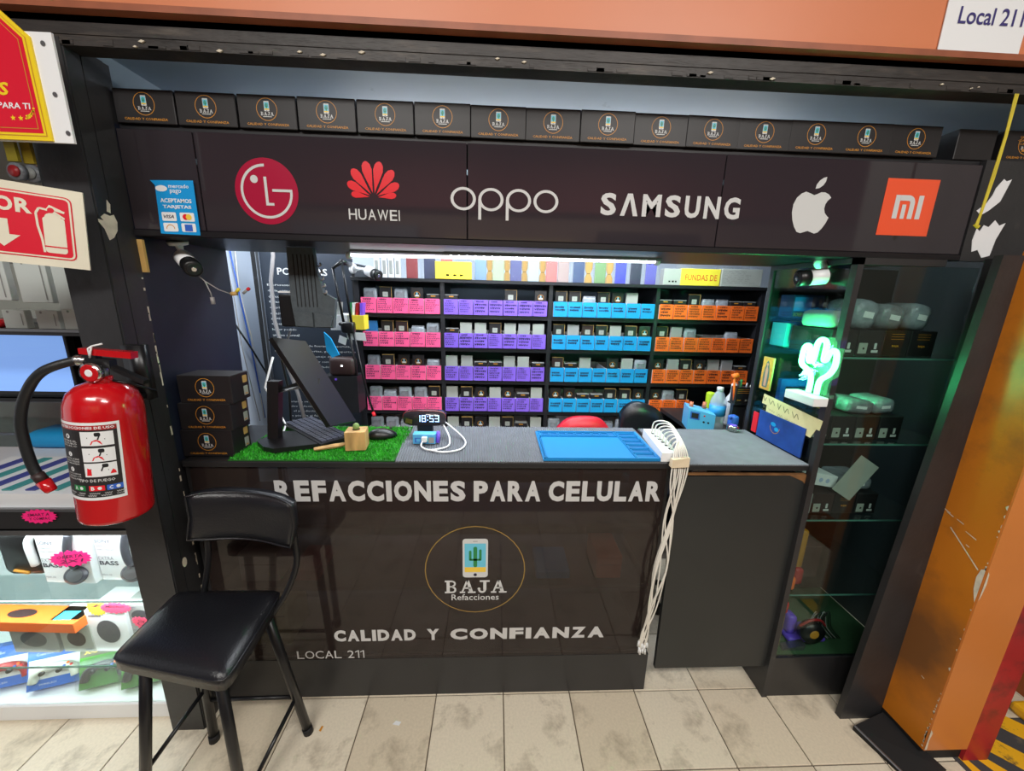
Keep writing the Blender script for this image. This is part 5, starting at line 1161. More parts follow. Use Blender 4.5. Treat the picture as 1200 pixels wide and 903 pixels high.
def stock(x, y, z, w_, d, h, ma, lab, rz=0, rot=None, deco=None, name='product_box', cat='box', group=None):
    q = MB(ma); q.rbox(-w_ / 2, w_ / 2, 0, d, 0, h, .0012, seg=1); o_ = ob(name, q, label=lab, cat=cat, group=group, local=True); o_.location = (x, y, z); o_.rotation_euler = rot or (0, 0, rz)
    if deco:
        q = MB(offw); q.fr = Fr((0, -.0004, 0)); k0 = -w_ / 2
        if deco == 'ql': q.rrect(k0 + w_ * .06, k0 + w_ * .40, h * .08, h * .5, .002, .0004); q.m(brownb); q.disc(k0 + w_ * .26, h * .28, .004, .0007, 8); q.m(ltgrey); q.rrect(k0 + w_ * .66, k0 + w_ * .76, h * .26, h * .5, .001, .0004); q.rect(k0 + w_ * .58, k0 + w_ * .84, h * .12, h * .22, .0004)
        if deco == 'g': q.m(goldl); q.text('BAJA', k0 + w_ * .35, k0 + w_ * .62, h * .34, h * .44, .0004, .03, 1); [q.rect(k0 + w_ * .25, k0 + w_ * .75, h * (.66 + .1 * t), h * (.675 + .1 * t), .0004) for t in range(3)]
        if deco == 'ring': q.m(goldl); q.arc(0, h * .5, h * .36, h * .40, .0004, 24); q.m(ltgrey); q.rrect(-.003, .003, h * .5, h * .72, .001, .0004); q.rect(-h * .2, h * .2, h * .32, h * .44, .0004)
        if deco == 'sc': q.m(goldl); q.text('SCREEN ASSEMBLY', k0 + w_ * .05, k0 + w_ * .95, h * .06, h * .22, .0004, .02, 1); q.m(bluec); q.rect(k0 + .004, k0 + w_ * .6, h * .3, h * .9, .0004)
        ob('printing', q, o_, local=True)
    return o_
def film_bag(x, y, z, w_, d, h, lab, ma=None, ry=0):
    q = MB(ma or clearb, True); q.rbox(-w_ / 2, w_ / 2, 0, d, 0, h, min(h, d, w_) * .3); o_ = ob('plastic_bag', q, label=lab, cat='bag', group='plastic bags in the glass cabinet', local=True); o_.location = (x, y, z); o_.rotation_euler = (0, ry, 0)
    q = MB(whitep); q.fr = Fr((0, -.0006, 0)); q.rect(-w_ * .2, w_ * .2, h * .4, h * .6, 0); ob('paper_insert', q, o_, local=True); return o_
G1 = 'cartons on the glass cabinet shelves'
for k, (x, dc, lab) in enumerate(((1.168, 'ql', 'black carton with pale square, leftmost on the top glass shelf'), (1.262, 'ql', 'black carton with pale square, second on the top glass shelf'), (1.352, 'g', 'black carton with small gold name, third on the top glass shelf'), (1.445, 'g', 'black carton with small gold name, rightmost on the top glass shelf'))):
    stock(x, .03, 1.3855, .09, .18, .085, K_card, lab, deco=dc, group=G1, name='phone_carton')
for k, (x, h, w_, lab, ma) in enumerate(((1.155, .06, .07, 'creased bag lying on the leftmost carton of the top glass shelf', offw), (1.235, .10, .09, 'pale beige bag on the second carton of the top glass shelf', clearb), (1.33, .085, .09, 'grey bag on the third carton of the top glass shelf', greyb), (1.425, .09, .08, 'clear bag on the rightmost carton of the top glass shelf', clearb))): film_bag(x, .04, 1.471, w_, .14, h, lab, ma, .15 if k else 0)
for k, (x, dc, lab) in enumerate(((1.15, 'ql', 'black carton, leftmost on the second glass shelf'), (1.235, 'ql', 'black carton, second on the second glass shelf'), (1.322, 'ql', 'black carton, third on the second glass shelf'), (1.41, 'ql', 'black carton, rightmost on the second glass shelf'))):
    stock(x, .03, 1.0845, .083, .18, .085, K_card, lab, deco=dc, group=G1, name='phone_carton')
stock(1.20, .10, 1.171, .10, .12, .06, K_card, 'black carton with ring logo lying on the second shelf cartons', deco='ring', group=G1, name='phone_carton')
film_bag(1.305, .05, 1.171, .10, .12, .05, 'grey bag on the third carton of the second glass shelf', greyb, .1); film_bag(1.40, .05, 1.171, .08, .12, .055, 'clear bag on the rightmost carton of the second glass shelf', clearb, -.08)
for k, (x, dc, lab, ma) in enumerate(((1.143, 'ql', 'grey carton, leftmost on the third glass shelf', greyc), (1.226, 'ql', 'brown-black carton, second on the third glass shelf', brownb), (1.31, 'g', 'black carton with gold name on the third glass shelf', K_card), (1.395, 'ql', 'black carton, rightmost on the third glass shelf', K_card))):
    stock(x, .03, .7895, .08, .18, .08, ma, lab, deco=dc, group=G1, name='phone_carton')
w1 = stock(1.185, .03, .905, .16, .10, .045, whitep, 'white box with faded blue print tilted on the third shelf cartons', rot=(.0, .2, .1))
q = MB(mat('faded_blue_print', s(170, 184, 216), .6)); q.fr = Fr((0, -.0006, 0)); [q.disc(-.05 + .03 * k, .022, .009, .0003, 10) for k in range(4)]; ob('printing', q, w1, local=True)
stock(1.135, .10, .870, .05, .14, .05, greyc, 'dark grey box under the white one on the third shelf')
q = MB(offw); q.box(-.045, .045, -.002, .0, 0, .155); c1 = ob('loose_card', q, label='pale grey card leaning diagonally on the third glass shelf', cat='card', local=True); c1.location = (1.275, .02, .872); c1.rotation_euler = (.0, .55, .0)
film_bag(1.37, .05, .871, .11, .12, .05, 'clear bag behind the leaning card on the third glass shelf', clearb)
# lower shelves
stock(1.16, .06, .4695, .07, .12, .20, greyb, 'grey wrapped pack standing on the fourth glass shelf', name='wrapped_pack', cat='pack')
q = MB(mat('mustard', s(170, 116, 30), .5), True); q.rbox(1.165, 1.195, .02, .05, .56, .72, .008); ob('mustard_strap', q, label='mustard yellow strap hanging above the fourth glass shelf', cat='strap', base=(1.18, .035, .56))
q = MB(oran, True); q.rbox(1.135, 1.165, .0, .04, .475, .53, .008); q.m(redp, True); q.rbox(1.165, 1.20, .01, .04, .49, .56, .01); ob('orange_cloth', q, label='orange and red cloth bundle on the fourth glass shelf', cat='cloth', base=(1.16, .02, .475))
stock(1.27, .08, .4695, .10, .12, .14, brownb, 'dark brown box on the fourth glass shelf')
q = MB(redhw, True); q.rbox(1.125, 1.165, .0, .05, .36, .42, .014); q.m(kraft, True); q.rbox(1.13, 1.165, .01, .05, .20, .36, .008); ob('glue_bottle', q, label='bottle with a bright red top on the cabinet floor', cat='bottle', base=(1.145, .03, .20))
q = MB(purplep, True); q.rbox(1.22, 1.38, .03, .12, .191, .215, .01); q.rbox(1.225, 1.26, .05, .10, .215, .30, .012); ob('violet_tool', q, label='violet tool lying on the cabinet floor', cat='tool', base=(1.3, .07, .191))
q = MB(K_plas, True); q.tube([(1.29, .0, .265), (1.29, .035, .265)], [.045, .045], 24); q.m(goldl); q.tube([(1.29, -.002, .265), (1.29, .0, .265)], [.017, .019], 16); ob('black_wheel', q, label='black wheel with a yellow hub on the cabinet floor', cat='wheel', base=(1.29, .02, .22))
q = MB(redp, True); q.tube(spl([(1.24, .02, .29), (1.27, .01, .325), (1.31, .01, .325), (1.345, .02, .29)], 6), .005, 6); ob('red_cable', q, label='red cable arched over the black wheel', cat='cable', base=(1.29, .01, .29))
q = MB(cableg, True)
for k in range(9):
    q.m(cableg if k % 2 else K_plas, True); x = 1.30 + rc.uniform(0, .06); q.tube(spl([(x - .03, .03, .215), (x, .03, .30 + rc.uniform(0, .05)), (x + .04, .04, .26), (x + .08, .03, .215)], 6), .0018, 5)
ob('cable_tangle', q, label='tangle of thin loose cables at the right of the cabinet floor', cat='cable', kind='stuff', base=(1.36, .03, .215))
q = MB(steel); q.hexa([(1.17, .0, .191), (1.26, .0, .191), (1.27, .03, .191), (1.18, .03, .191), (1.175, .0, .197), (1.265, .0, .215), (1.27, .03, .215), (1.18, .03, .197)]); ob('metal_plate', q, label='flat metal plate on the cabinet floor by the glue bottle', cat='plate', base=(1.21, .01, .191))
# goods seen through the side glass
q = MB(glassm); q.box(1.112, 1.45, .20, .325, 1.492, 1.497); ob('glass_shelf', q, o)
stock(1.19, .235, 1.498, .12, .07, .085, mat('navy_box', s(20, 44, 96), .4), 'navy box lettered SCREEN ASSEMBLY behind the side glass', deco='sc')
stock(1.285, .235, 1.498, .055, .07, .085, K_card, 'black carton right of the screen assembly box', deco='ql', name='phone_carton'); 
for k in range(6): stock(1.14 + .035 * k, .24, 1.386, .03, .08, .09 + .004 * (k % 3), (tealp, bluecard, greyc)[k % 3], ('teal', 'blue', 'grey', 'second teal', 'second blue', 'second grey')[k] + ' slim box in the row below the screen assembly box', group='slim boxes at the cabinet back')
stock(1.19, .22, 1.13, .12, .02, .13, mat('royal', s(40, 84, 190), .4), 'royal blue plastic folder behind the neon cactus', name='folder', cat='folder')
# ------------------------------------------------------------------ neon cactus, note, picture on the side glass
nz = lambda y, z: (1.083, y - .045, z)
o = thing('neon_sign', 'glowing green neon cactus on a white base at the side glass', 'neon sign', (1.07, .06, 1.222))
q = MB(neon, True); path = [nz(.078, 1.255), nz(.078, 1.30), nz(.092, 1.325), nz(.128, 1.345), nz(.133, 1.375), nz(.130, 1.402), nz(.118, 1.412), nz(.106, 1.402), nz(.103, 1.365), nz(.092, 1.36), nz(.083, 1.37), nz(.08, 1.42), nz(.068, 1.437), nz(.052, 1.435), nz(.044, 1.42), nz(.044, 1.375), nz(.034, 1.375), nz(.026, 1.398), nz(.012, 1.408), nz(.0, 1.396), nz(-.002, 1.36), nz(.012, 1.33), nz(.036, 1.31), nz(.044, 1.29), nz(.044, 1.255)]
q.tube(spl(path, 4), .0085, 10); ob('neon_tube', q, o)
q = MB(glassm); q.box(1.0945, 1.0955, -.055, .1, 1.25, 1.452); ob('backing_plate', q, o)
q = MB(white); q.rbox(1.045, 1.095, -.04, .09, 1.222, 1.252, .003); ob('base_block', q, o)
area('neon_glow', (1.07, .07, 1.35), (1.3, .15, 1.5), .05, .18, 5.0, (.08, 1, .35)).data.size_y = .16
nl = bpy.data.lights.new('neon_spill', 'POINT'); nl.energy = 2.2; nl.color = (.1, 1, .4); nl.shadow_soft_size = .06
no = bpy.data.objects.new('neon_spill', nl); C.objects.link(no); no.location = (1.05, .05, 1.35)
q = MB(cream); q.fr = Fr((1.0955, 0, 0), (0, -1, 0), (0, 0, 1)); q.prism([(-.255, 1.192), (.035, 1.172), (.030, 1.136), (-.258, 1.152)], 0, .001); q.prism([(-.23, 1.158), (.02, 1.145), (.0, 1.10), (-.23, 1.115)], -.001, .0004)
nt = ob('handwritten_note', q, label='pale yellow handwritten paper note taped to the side glass', cat='note', base=(1.0955, .13, 1.085))
q = MB(mat('pencil', s(120, 120, 84), .7)); q.fr = Fr((1.0955, 0, 0), (0, -1, -.12), (0, 0, 1)); q.scribble(-.255, -.015, 1.128, 1.158, 1, .0015, rq, .12); q.scribble(-.25, -.02, 1.09, 1.12, 2, .0015, rq, .1, .8); ob('handwriting', q, nt)
q = MB(kraft); q.box(1.088, 1.094, .225, .283, 1.21, 1.34); pc = ob('holy_card', q, label='small picture card of a robed figure in golden rays on the side glass', cat='picture', base=(1.09, .255, 1.21))
q = MB(mat('gold_ray', s(210, 160, 70), .5, var=.3, scale=60)); q.fr = Fr((1.0878, 0, 0), (0, -1, 0), (0, 0, 1)); q.rect(-.282, -.226, 1.212, 1.338, .0002); q.m(mat('robe_teal', s(86, 110, 100), .6)); q.poly([(-.268, 1.22), (-.24, 1.22), (-.236, 1.27), (-.246, 1.318), (-.254, 1.328), (-.262, 1.318), (-.271, 1.27)], .0006); q.m(mat('robe_rose', s(196, 150, 128), .6)); q.poly([(-.26, 1.225), (-.247, 1.225), (-.246, 1.29), (-.254, 1.308), (-.261, 1.29)], .0009); q.disc(-.254, 1.312, .006, .0011, 10); ob('printing', q, pc)
q = MB(mat('blue_circuit_sheet', s(30, 70, 150), .5, var=.3, scale=14)); q.box(1.090, 1.094, .02, .255, 1.015, 1.125); bs = ob('blue_poster', q, label='dark blue printed sheet on the lower side glass', cat='poster', base=(1.09, .14, 1.015))
q = MB(blue); q.fr = Fr((1.0898, 0, 0), (0, -1, 0), (0, 0, 1)); q.disc(-.17, 1.09, .014, .0004, 14, .008); q.disc(-.15, 1.075, .012, .0004, 14, .008); q.m(goldl); q.arc(-.16, 1.082, .024, .026, .0004, 14, PI, 2 * PI); ob('printing', q, bs)
# ------------------------------------------------------------------ neighbouring stall at the left: lit glass display counter
liner = mat('lit_liner', s(226, 230, 234), .5)
o = thing('display_counter', 'brightly lit glass display counter of the neighbouring stall at the left', 'display counter', (-1.8, .2, 0))
q = MB(white); q.rbox(-2.7, -1.15, -.055, .46, 0, .068, .004, seg=1); ob('base_plinth', q, o)
q = MB(liner); q.box(-2.7, -1.15, .44, .455, .068, .78); ob('back_panel', q, o)
q = MB(liner); q.box(-1.160, -1.148, -.04, .44, .068, .78); ob('end_panel', q, o)
q = MB(K_lam); q.box(-2.7, -1.148, -.055, -.035, .785, .85); q.box(-2.7, -1.148, -.055, .455, .775, .79); ob('dark_rail', q, o)
q = MB(steel); q.box(-2.7, -1.148, -.058, -.035, .768, .784); ob('metal_rail', q, o)
q = MB(liner); q.box(-2.7, -1.148, -.035, .455, .85, .856); q.m(steel); q.box(-2.7, -1.148, -.055, -.045, .856, .86); ob('upper_deck', q, o)
q = MB(glassm); q.box(-2.7, -1.162, -.050, -.046, .070, .768); ob('front_glass', q, o)
for z in (.222, .497):
    q = MB(glassm); q.box(-2.7, -1.162, -.035, .43, z - .008, z); g = ob('glass_shelf', q, o)
    q = MB(glass_e); q.box(-2.7, -1.162, -.037, -.035, z - .008, z); ob('shelf_edge', q, g)
for z, y in ((.763, -.030), (.4865, -.030)):
    q = MB(led2); q.box(-2.7, -1.165, y, y + .010, z - .004, z + .001); ob('led_strip', q, o)
    area('display_strip', (-1.9, y + .02, z - .008), (-1.9, .18, z - .4), 1.5, .02, 3.4, (.9, .95, 1))
area('display_strip', (-1.9, -.01, .21), (-1.9, .25, 0), 1.5, .02, 1.0, (.9, .95, 1))
def pbox(x, y, z, w_, d, h, ma, lab, rz=0, rx=0, ry=0, cat='box', name='product_box', group=None):
    q = MB(ma); q.rbox(-w_ / 2, w_ / 2, 0, d, 0, h, .0012, seg=1); b_ = ob(name, q, label=lab, cat=cat, local=True, group=group); b_.location = (x, y, z); b_.rotation_euler = (rx, ry, rz); return b_
def deco(b_, fn, name='printing', lab=None):
    q = MB(inkb); q.fr = Fr((0, -.0005, 0)); fn(q); return ob(name, q, b_, local=True, label=lab)
gpr = mat('grey_print', s(120, 124, 136), .5)
def sony(q):
    q.m(gpr); q.text('SONY', -.085, -.028, .156, .171, .0004, .01); q.text('WIRELESS', -.085, -.04, .140, .145, .0004, 0, 1); q.text('STEREO HEADSET', -.085, -.02, .126, .131, .0004, 0, 1)
    q.text('EXTRA', -.085, -.03, .086, .1, .0004, -.005); q.m(mat('dark_print', s(62, 64, 74), .5)); q.text('BASS', -.085, -.015, .064, .082, .0004, .03); q.m(gpr); q.text('MDR XB', -.085, -.05, .02, .026, .0004, 0, 1)
dkp = mat('headphone_print', s(70, 70, 78), .3)
for k, (x, lab) in enumerate(((-1.53, 'white headphone box lettered SONY EXTRA BASS, leftmost, behind a pink tag'), (-1.345, 'white headphone box lettered SONY EXTRA BASS, middle of the three'), (-1.235, 'white headphone box lettered SONY EXTRA BASS, against the black post'))):
    b_ = pbox(x, .05 + .01 * k, .4975, .18 if k < 2 else .13, .09, .205, whitep, lab, rz=-.06, group='headphone boxes')
    deco(b_, sony)
    q = MB(dkp, True); M_ = b_; q.tube(spl([(.045, -.006, .205), (.03, -.008, .15), (.03, -.008, .10), (.04, -.006, .07)], 6), .012, 8); ob('headband_picture', q, b_, local=True)
    q = MB(dkp, True); q.lathe([(.001, .0), (.042, 0), (.044, .004), (.03, .009), (.001, .01)], 24, M=Matrix.Translation((.045, -.012, .045)) @ Matrix.Rotation(PI / 2 - .5, 4, 'X') @ Matrix.Diagonal((1, .7, 1, 1))); q.m(steel); q.lathe([(.001, .009), (.03, .0095), (.001, .011)], 20, M=Matrix.Translation((.045, -.012, .045)) @ Matrix.Rotation(PI / 2 - .5, 4, 'X') @ Matrix.Diagonal((1, .7, 1, 1))); ob('earcup_picture', q, b_, local=True)
q = MB(K_plas, True); q.rbox(-1.80, -1.645, .08, .16, .4975, .69, .03); hc = ob('headphone_case', q, label='black rounded headphone case at the far left of the upper glass shelf', cat='headphones', base=(-1.72, .1, .4975))
q = MB(goldl, True); q.tube([(-1.75, .079, .53), (-1.70, .077, .52)], .006, 6); q.m(white, True); q.tube(spl([(-1.66, .07, .56), (-1.65, .06, .66), (-1.62, .07, .70)], 5), .012, 8); ob('gold_trim', q, hc)
def burst(nm, lab, x, y, z, w_, h, ma, t1, t2, tilt=0, n=18):
    q = MB(ma); fr = Fr((x, y, z)); ct_, st_ = math.cos(tilt), math.sin(tilt); q.fr = fr
    R = lambda a, b_: (a * ct_ - b_ * st_, a * st_ + b_ * ct_)
    q.prism([R((w_ if k % 2 else w_ * .86) * math.cos(PI * k / n), (h if k % 2 else h * .8) * math.sin(PI * k / n)) for k in range(2 * n)], 0, .0012)
    o_ = ob('price_tag', q, label=lab, cat='tag', base=(x, y, z - h))
    q = MB(mat('tag_ink_' + nm, s(96, 16, 60), .6)); q.fr = Fr((x, y, z), (ct_, 0, st_), (-st_, 0, ct_)); q.text(t1, -w_ * .6, w_ * .6, h * .08, h * .45, .0018, .01, 1, .2)
    if t2: q.text(t2, -w_ * .55, w_ * .6, -h * .45, -h * .08, .0018, .01, 1, .2)
    ob('handwriting', q, o_)
burst('a', 'hot pink starburst tag on the dark rail, below the phone tray', -1.435, -.060, .838, .055, .026, magenta, 'SMART A', 'Y COMPAC', .05)
burst('b', 'hot pink oval tag stuck before the leftmost headphone box', -1.485, .03, .615, .075, .034, magenta, 'OFERTA', '2X1', .12)
burst('c', 'yellow starburst tag on the lower shelf boxes', -1.43, .02, .418, .036, .036, yell, '$', None)
burst('d', 'coral pink oval tag beside the yellow starburst tag', -1.36, .015, .42, .055, .025, magenta2, 'MICRO', None, -.03)
burst('e', 'tilted coral pink tag below the others on grey boxes', -1.262, .01, .352, .052, .028, magenta2, 'CARGA', 'USB', -.5)
# lower glass shelf
b_ = pbox(-1.66, -.01, .2225, .36, .08, .04, oran, 'flat orange package at the left of the lower glass shelf', rz=-.05)
b_.location.z = .345; 
q = MB(brownb); q.fr = Fr((0, 0, .0405), (1, 0, 0), (0, 1, 0)); q.disc(-.05, .04, .05, .0004, 20, .02); ob('printing', q, b_, local=True)
def pic(w_, h, col, r=1):
    def f(q): q.m(col); q.disc(w_ * .0, h * .5, w_ * .28, .0004, 18, h * .28); q.m(gpr); q.rect(-w_ * .4, -w_ * .1, h * .86, h * .9, .0004); q.rect(w_ * .2, w_ * .4, h * .1, h * .13, .0004)
    return f
lowb = ((-1.68, .02, .17, .12, 'grey camera box at the left end of the lower glass shelf', greyc, dkp), (-1.53, .02, .12, .12, 'beige box with a dark square picture on the lower glass shelf', offw, brownb), (-1.41, .02, .15, .18, 'tall white speaker box under the yellow tag', whitep, dkp),
        (-1.285, .03, .12, .095, 'grey adapter box, lower one of the stack with the tilted tag', greyc, dkp), (-1.19, .03, .09, .09, 'small grey box by the post on the lower glass shelf', greyc, gpr))
for x, y, w_, h, lab, ma, pc_ in lowb:
    b_ = pbox(x, y, .2225, w_ - .006, .12, h, ma, lab, rz=-.03); deco(b_, pic(w_, h, pc_))
b_ = pbox(-1.295, .03, .3185, .12, .12, .10, greyc, 'grey adapter box, upper one of the stack, behind the coral tags', rz=-.03); deco(b_, pic(.12, .10, dkp))
b_ = pbox(-1.195, .03, .3135, .09, .12, .06, whitep, 'small white box with blue marks by the post', rz=-.03); deco(b_, pic(.09, .06, bluec))
b_ = pbox(-1.195, .035, .374, .09, .11, .07, whitep, 'topmost white box by the post under the LED strip', rz=-.03); deco(b_, pic(.09, .07, blue))
for x in (-1.57,):
    b_ = pbox(x + .04, .0, .345, .10, .08, .04, whitep, 'white carton with a teal patch lying behind the yellow tag'); q = MB(tealp); q.fr = Fr((0, 0, .0405), (1, 0, 0), (0, 1, 0)); q.rect(-.04, .02, .0, .04, .0004); ob('printing', q, b_, local=True)
# game controller packs leaning on the plinth
ctrlb = mat('controller_blue_card', s(50, 110, 206), .4); ctrlg = mat('controller_green_card', s(70, 142, 50), .4); dkolive = mat('dark_header_card', s(92, 92, 74), .5)
def controller(b_, ma, w_, h):
    q = MB(ma, True); fr = lambda x, z, y=-.012: (x, y, z)
    q.tube(spl([fr(-w_ * .36, h * .22), fr(-w_ * .30, h * .42), fr(-w_ * .12, h * .52, -.014), fr(w_ * .12, h * .52, -.014), fr(w_ * .30, h * .42), fr(w_ * .36, h * .22)], 5), [.010] * 5 + [.014] * 16 + [.010] * 5 if False else .014, 10)
    q.m(K_plas, True)
    for x in (-w_ * .16, w_ * .12): q.tube([(x, -.024, h * .44), (x, -.032, h * .44)], .008, 12)
    for dx, dz, m_ in ((0, .008, oran), (.01, 0, redhw), (-.01, 0, bluec), (0, -.008, cactg)): q.m(m_); q.tube([(w_ * .26 + dx, -.024, h * .52 + dz), (w_ * .26 + dx, -.029, h * .52 + dz)], .004, 8)
    ob('game_controller', q, b_, local=True)
for k, (x, kind, lab) in enumerate(((-1.80, 'b', 'blue game controller pack with a red cable, leftmost on the bottom deck'), (-1.625, 'b', 'blue game controller pack with a clear pad, second on the bottom deck'), (-1.45, 'g', 'green controller pack lettered X-8, left one'), (-1.30, 'g', 'green controller pack lettered X-8, half hidden by the chair seat'))):
    w_, h = (.17, .145) if kind == 'b' else (.155, .15)
    b_ = pbox(x, .0, .090, w_, .05, h, ctrlb if kind == 'b' else ctrlg, lab, rz=.30, rx=-.38, name='controller_pack', group='game controller packs')
    if kind == 'b':
        deco(b_, lambda q: (q.m(whitep), q.rect(-.08, .08, .035, .105, .0004), q.text('Controller', -.06, -.01, .118, .128, .0004, 0, 1), q.text('WIRELESS', -.05, .0, .014, .02, .0004, 0, 1)))
        controller(b_, mat('clear_grey_pad', s(196, 200, 190), .3) if k else redp, w_, h)
    else:
        deco(b_, lambda q: (q.m(dkolive), q.rect(-.076, .076, .112, .149, .0004), q.m(sand), q.text('X-8', -.065, -.025, .122, .136, .0008, .03)))
        controller(b_, K_acr, w_, h)
        q = MB(crinkle, True); q.rbox(-.07, .07, -.045, -.001, .01, .11, .015); ob('blister_shell', q, b_, local=True)
# phone tray on the upper deck
o = thing('phone_tray', 'white tray holding rows of slim phones on the upper deck at the left', 'tray', (-1.55, .1, .856))
q = MB(white); q.hexa([(-1.80, -.03, .857), (-1.17, -.03, .857), (-1.17, .20, .857), (-1.80, .20, .857), (-1.80, -.03, .90), (-1.17, -.03, .90), (-1.17, .20, .925), (-1.80, .20, .925)]); ob('tray_block', q, o)
for k in range(8):
    x = -1.80 + k * .072
    q = MB(mat('phone_teal', s(70, 150, 150), .3) if k % 2 else mat('phone_indigo', s(70, 78, 150), .3)); q.hexa([(x, -.015, .903), (x + .03, -.015, .903), (x + .09, .185, .924), (x + .06, .185, .924), (x, -.015, .907), (x + .03, -.015, .907), (x + .09, .185, .928), (x + .06, .185, .928)])
    ob('phone', q, label=['first', 'second', 'third', 'fourth', 'fifth', 'sixth', 'seventh', 'eighth'][k] + ' slim phone from the left lying in the white tray', cat='phone', group='slim phones in the tray', base=(x, .08, .903))
# dark cupboard, screen and shelves above
q = MB(mat('dark_teal_cupboard', s(24, 34, 42), .5, var=.2)); q.rbox(-2.3, -1.15, .28, .40, 1.13, 1.40, .004, seg=1); cb = ob('stereo_cabinet', q, label='dark cupboard behind the extinguisher hose', cat='cupboard', base=(-1.7, .34, 1.13))
q = MB(greyc); q.fr = Fr((0, .279, 0)); q.rect(-1.48, -1.43, 1.33, 1.345, .0004); q.m(mat('green_sticker', s(90, 170, 30), .5)); q.rect(-1.40, -1.37, 1.295, 1.31, .0004); q.m(greyc); q.text('ZONET', -1.66, -1.58, 1.146, 1.156, .0004, 0, 1); ob('sticker', q, cb)
q = MB(K_lam); q.box(-2.3, -1.15, .27, .5, 1.118, 1.131); q.box(-1.25, -1.235, .28, .45, .86, 1.13); ob('cupboard_stand', q, cb)
q = MB(K_plas); q.rbox(-1.95, -1.502, .20, .225, 1.165, 1.425, .004); q = ob('flat_screen', q, label='flat screen showing a pale blue picture at the far left', cat='screen', base=(-1.7, .21, 1.165))
b = MB(scrm); b.fr = Fr((0, .1995, 0)); b.rect(-1.94, -1.512, 1.178, 1.415, .0005); ob('lit_screen', b, q)
b = MB(K_plas); b.box(-1.74, -1.70, .225, .28, 1.24, 1.34); ob('screen_bracket', b, q)
o = thing('accessory_shelf', 'dark edged shelf of accessories above the flat screen at the left', 'shelf', (-1.7, .1, 1.41))
q = MB(K_lam); q.box(-2.4, -1.15, -.005, .42, 1.405, 1.42); ob('shelf_board', q, o)
q = MB(steel); q.box(-2.4, -1.15, -.009, -.005, 1.416, 1.424); ob('shelf_edge', q, o)
q = MB(offw); q.box(-2.4, -1.15, .42, .43, 1.405, 2.1); ob('back_board', q, o)
wp = mat('white_pack', s(214, 222, 218), .45)
for k, (x, y, z, w_, h, lab) in enumerate(((-1.60, .12, 1.50, .10, .13, 'white hanging charger pack at the far left under the sign'), (-1.475, .12, 1.495, .10, .135, 'second white hanging charger pack under the extinguisher sign'), (-1.375, .12, 1.475, .08, .155, 'long white hanging charger pack, third from the left'), (-1.285, .12, 1.49, .085, .14, 'white hanging charger pack nearest the black post'),
        (-1.455, .03, 1.421, .07, .055, 'small white pack standing on the dark edged shelf'), (-1.36, .03, 1.421, .07, .055, 'small white pack, middle of the dark edged shelf'), (-1.28, .03, 1.421, .075, .06, 'small white pack by the post on the dark edged shelf'))):
    b_ = pbox(x, y, z, w_ - .006, .02, h, wp, lab, ry=.0, group='white charger packs on the left shelf', cat='charger', name='charger_pack')
    deco(b_, lambda q: (q.m(greyc), q.disc(-w_ * .2, h * .9, .004, .0004, 8), q.rect(w_ * .3, w_ * .34, .01, h - .01, .0004)))
    if k < 4: q = MB(steel, True); q.tube([(0, .01, h - .01), (0, .29, h - .01)], .0025, 5); ob('peg_hook', q, b_, local=True)
q = MB(redhw, True); q.rbox(-1.66, -1.515, .04, .10, 1.421, 1.445, .01); ob('red_pouch', q, label='crumpled red pouch on the dark edged shelf at the far left', cat='pouch', base=(-1.6, .07, 1.421))
q = MB(crinkle, True); q.rbox(-1.58, -1.50, .12, .18, 1.421, 1.475, .015); ob('film_bundle', q, label='crumpled clear film beside the red pouch', cat='film', base=(-1.54, .15, 1.421))
# backdrop of the stall
q = MB(mat('stall_wall', s(164, 176, 172), .6, var=.05)); q.box(-3.2, -1.47, 1.18, 1.25, 0, 2.15); struct('wall_stall', q)
for z, k in ((.93, 0), (.74, 1)):
    q = MB(glassm); q.box(-3.1, -1.47, .9, 1.17, z, z + .01); sh = ob('rear_glass_shelf', q, label=('upper' if not k else 'lower') + ' glass shelf at the back of the left stall', cat='shelf', base=(-2.2, 1.0, z))
    q = MB(steel); q.box(-3.1, -1.47, .895, .9, z - .002, z + .012); ob('shelf_edge', q, sh)
for x, z, w_, h, ma, lab in ((-2.4, .94, .06, .10, yell, 'yellow strap roll on the rear glass shelf'), (-2.15, .94, .16, .05, redp, 'dull red packet on the rear glass shelf'), (-2.30, .75, .05, .16, yell, 'tall yellow packet on the rear lower shelf'), (-1.9, .94, .12, .07, tealp, 'teal packet on the rear glass shelf'), (-1.72, .75, .14, .12, greyc, 'grey carton on the rear lower shelf')):
    b_ = pbox(x, .95, z + .001, w_, .1, h, ma, lab); deco(b_, lambda q: (q.m(whitep), q.rect(-w_ * .3, w_ * .3, h * .4, h * .5, .0004)))
q = MB(blue, True); q.rbox(-2.02, -1.62, .42, .56, .857, .935, .03); ob('blue_bag', q, label='bright blue bag behind the white phone tray', cat='bag', base=(-1.8, .5, .857))
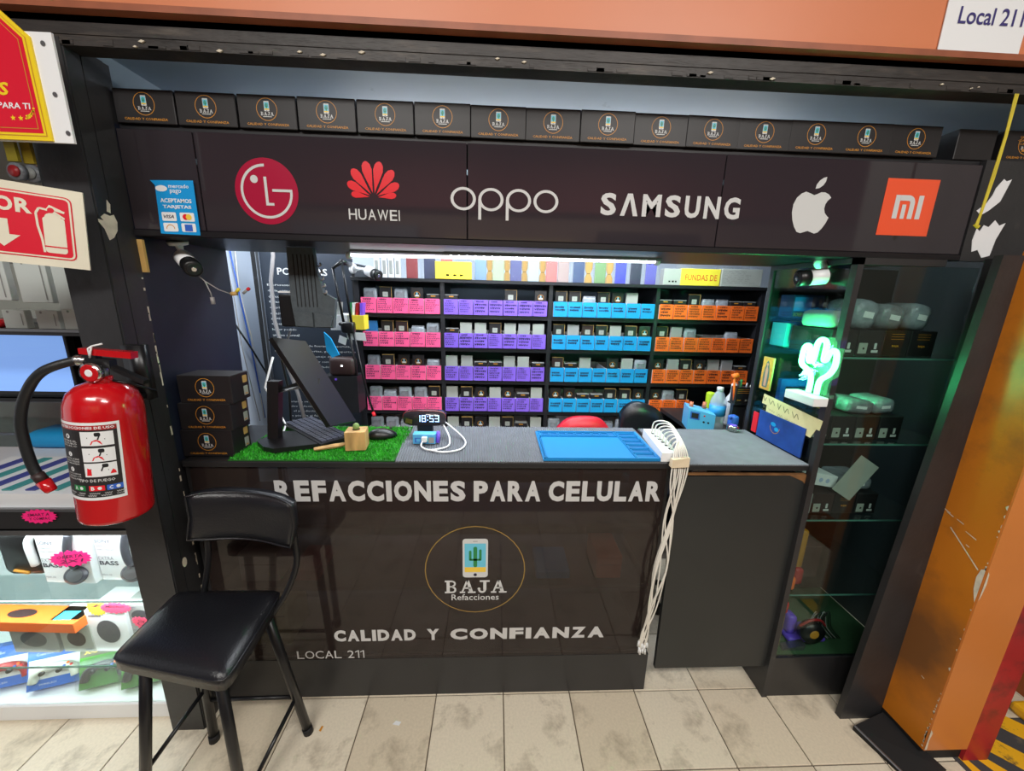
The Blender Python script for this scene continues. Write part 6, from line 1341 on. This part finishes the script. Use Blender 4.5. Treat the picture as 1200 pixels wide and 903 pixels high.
# lit shop sign and hanging bags up left
q = MB(mat('lit_red', s(255, 40, 40), emit=1.2)); q.box(-2.6, -1.94, .60, .64, 1.70, 2.12); q = ob('lit_sign', q, label='glowing sign with white CA and red yellow blocks at far left', cat='sign', base=(-2.2, .62, 1.7))
b = MB(mat('lit_white', s(235, 240, 255), emit=1.6)); b.fr = Fr((0, .5995, 0)); b.rect(-2.6, -1.942, 2.04, 2.118, .0004); b.m(mat('lit_yellow', s(255, 222, 40), emit=1.4)); b.rect(-2.6, -1.97, 1.985, 2.03, .0004); b.rect(-2.12, -2.01, 1.90, 1.97, .0004); b.m(mat('lit_magenta', s(220, 60, 140), emit=1)); b.text('CAN', -2.12, -1.96, 2.05, 2.105, .0008, .02); ob('sign_panel', b, q)
for k in range(4):
    x = -1.535 + .026 * k
    q = MB(mat('olive_strap%d' % k, s(150 + 10 * k, 136, 24), .6)); q.hexa([(x - .012, .2 + .02 * k, 1.93), (x + .02, .2 + .02 * k, 1.93), (x + .02, .21 + .02 * k, 1.93), (x - .012, .21 + .02 * k, 1.93), (x - .014, .2 + .02 * k, 2.14), (x + .012, .2 + .02 * k, 2.14), (x + .012, .21 + .02 * k, 2.14), (x - .014, .21 + .02 * k, 2.14)])
    q.m(greyb, True); q.tube([(x + .008, .195 + .02 * k, 1.90), (x + .008, .21 + .02 * k, 1.90)], .026, 16); q.m(redp if k == 0 else greyc, True); q.tube([(x + .008, .190 + .02 * k, 1.90), (x + .008, .195 + .02 * k, 1.90)], .017, 14)
    ob('hanging_earphones', q, label=['olive strapped pack with a red round, leftmost below the red shop sign', 'olive strapped pack, second below the red shop sign', 'olive strapped pack, third below the red shop sign', 'olive strapped pack nearest the post below the red shop sign'][k], cat='earphones', group='strapped packs hanging below the shop sign', base=(x, .2 + .02 * k, 1.87))
q = MB(mat('dark_stall_board', s(40, 46, 48), .6)); q.box(-1.335, -1.145, .08, .10, 1.75, 2.15); struct('trim_11', q)
# floor litter
q = MB(whitep); q.fr = Fr((0, 0, .0008), (1, 0, 0), (0, 1, 0)); q.prism([(-.36, -.10), (-.335, -.105), (-.33, -.093), (-.35, -.088)], 0, .0008); ob('paper_scrap', q, label='tiny white paper scrap on the floor tiles', cat='paper scrap', base=(-.35, -.1, .0008))
q = MB(goldl); q.fr = Fr((0, 0, .0008), (1, 0, 0), (0, 1, 0)); q.prism([(-.62, -.115), (-.612, -.118), (-.61, -.10), (-.617, -.10)], 0, .0008); ob('leaf', q, label='tiny yellow leaf on the floor tiles', cat='leaf', base=(-.61, -.11, .0008))
for o in list(C.objects):
    if o.type == 'MESH' and o.get('label') == 'x': print('UNLABELLED', o.name)
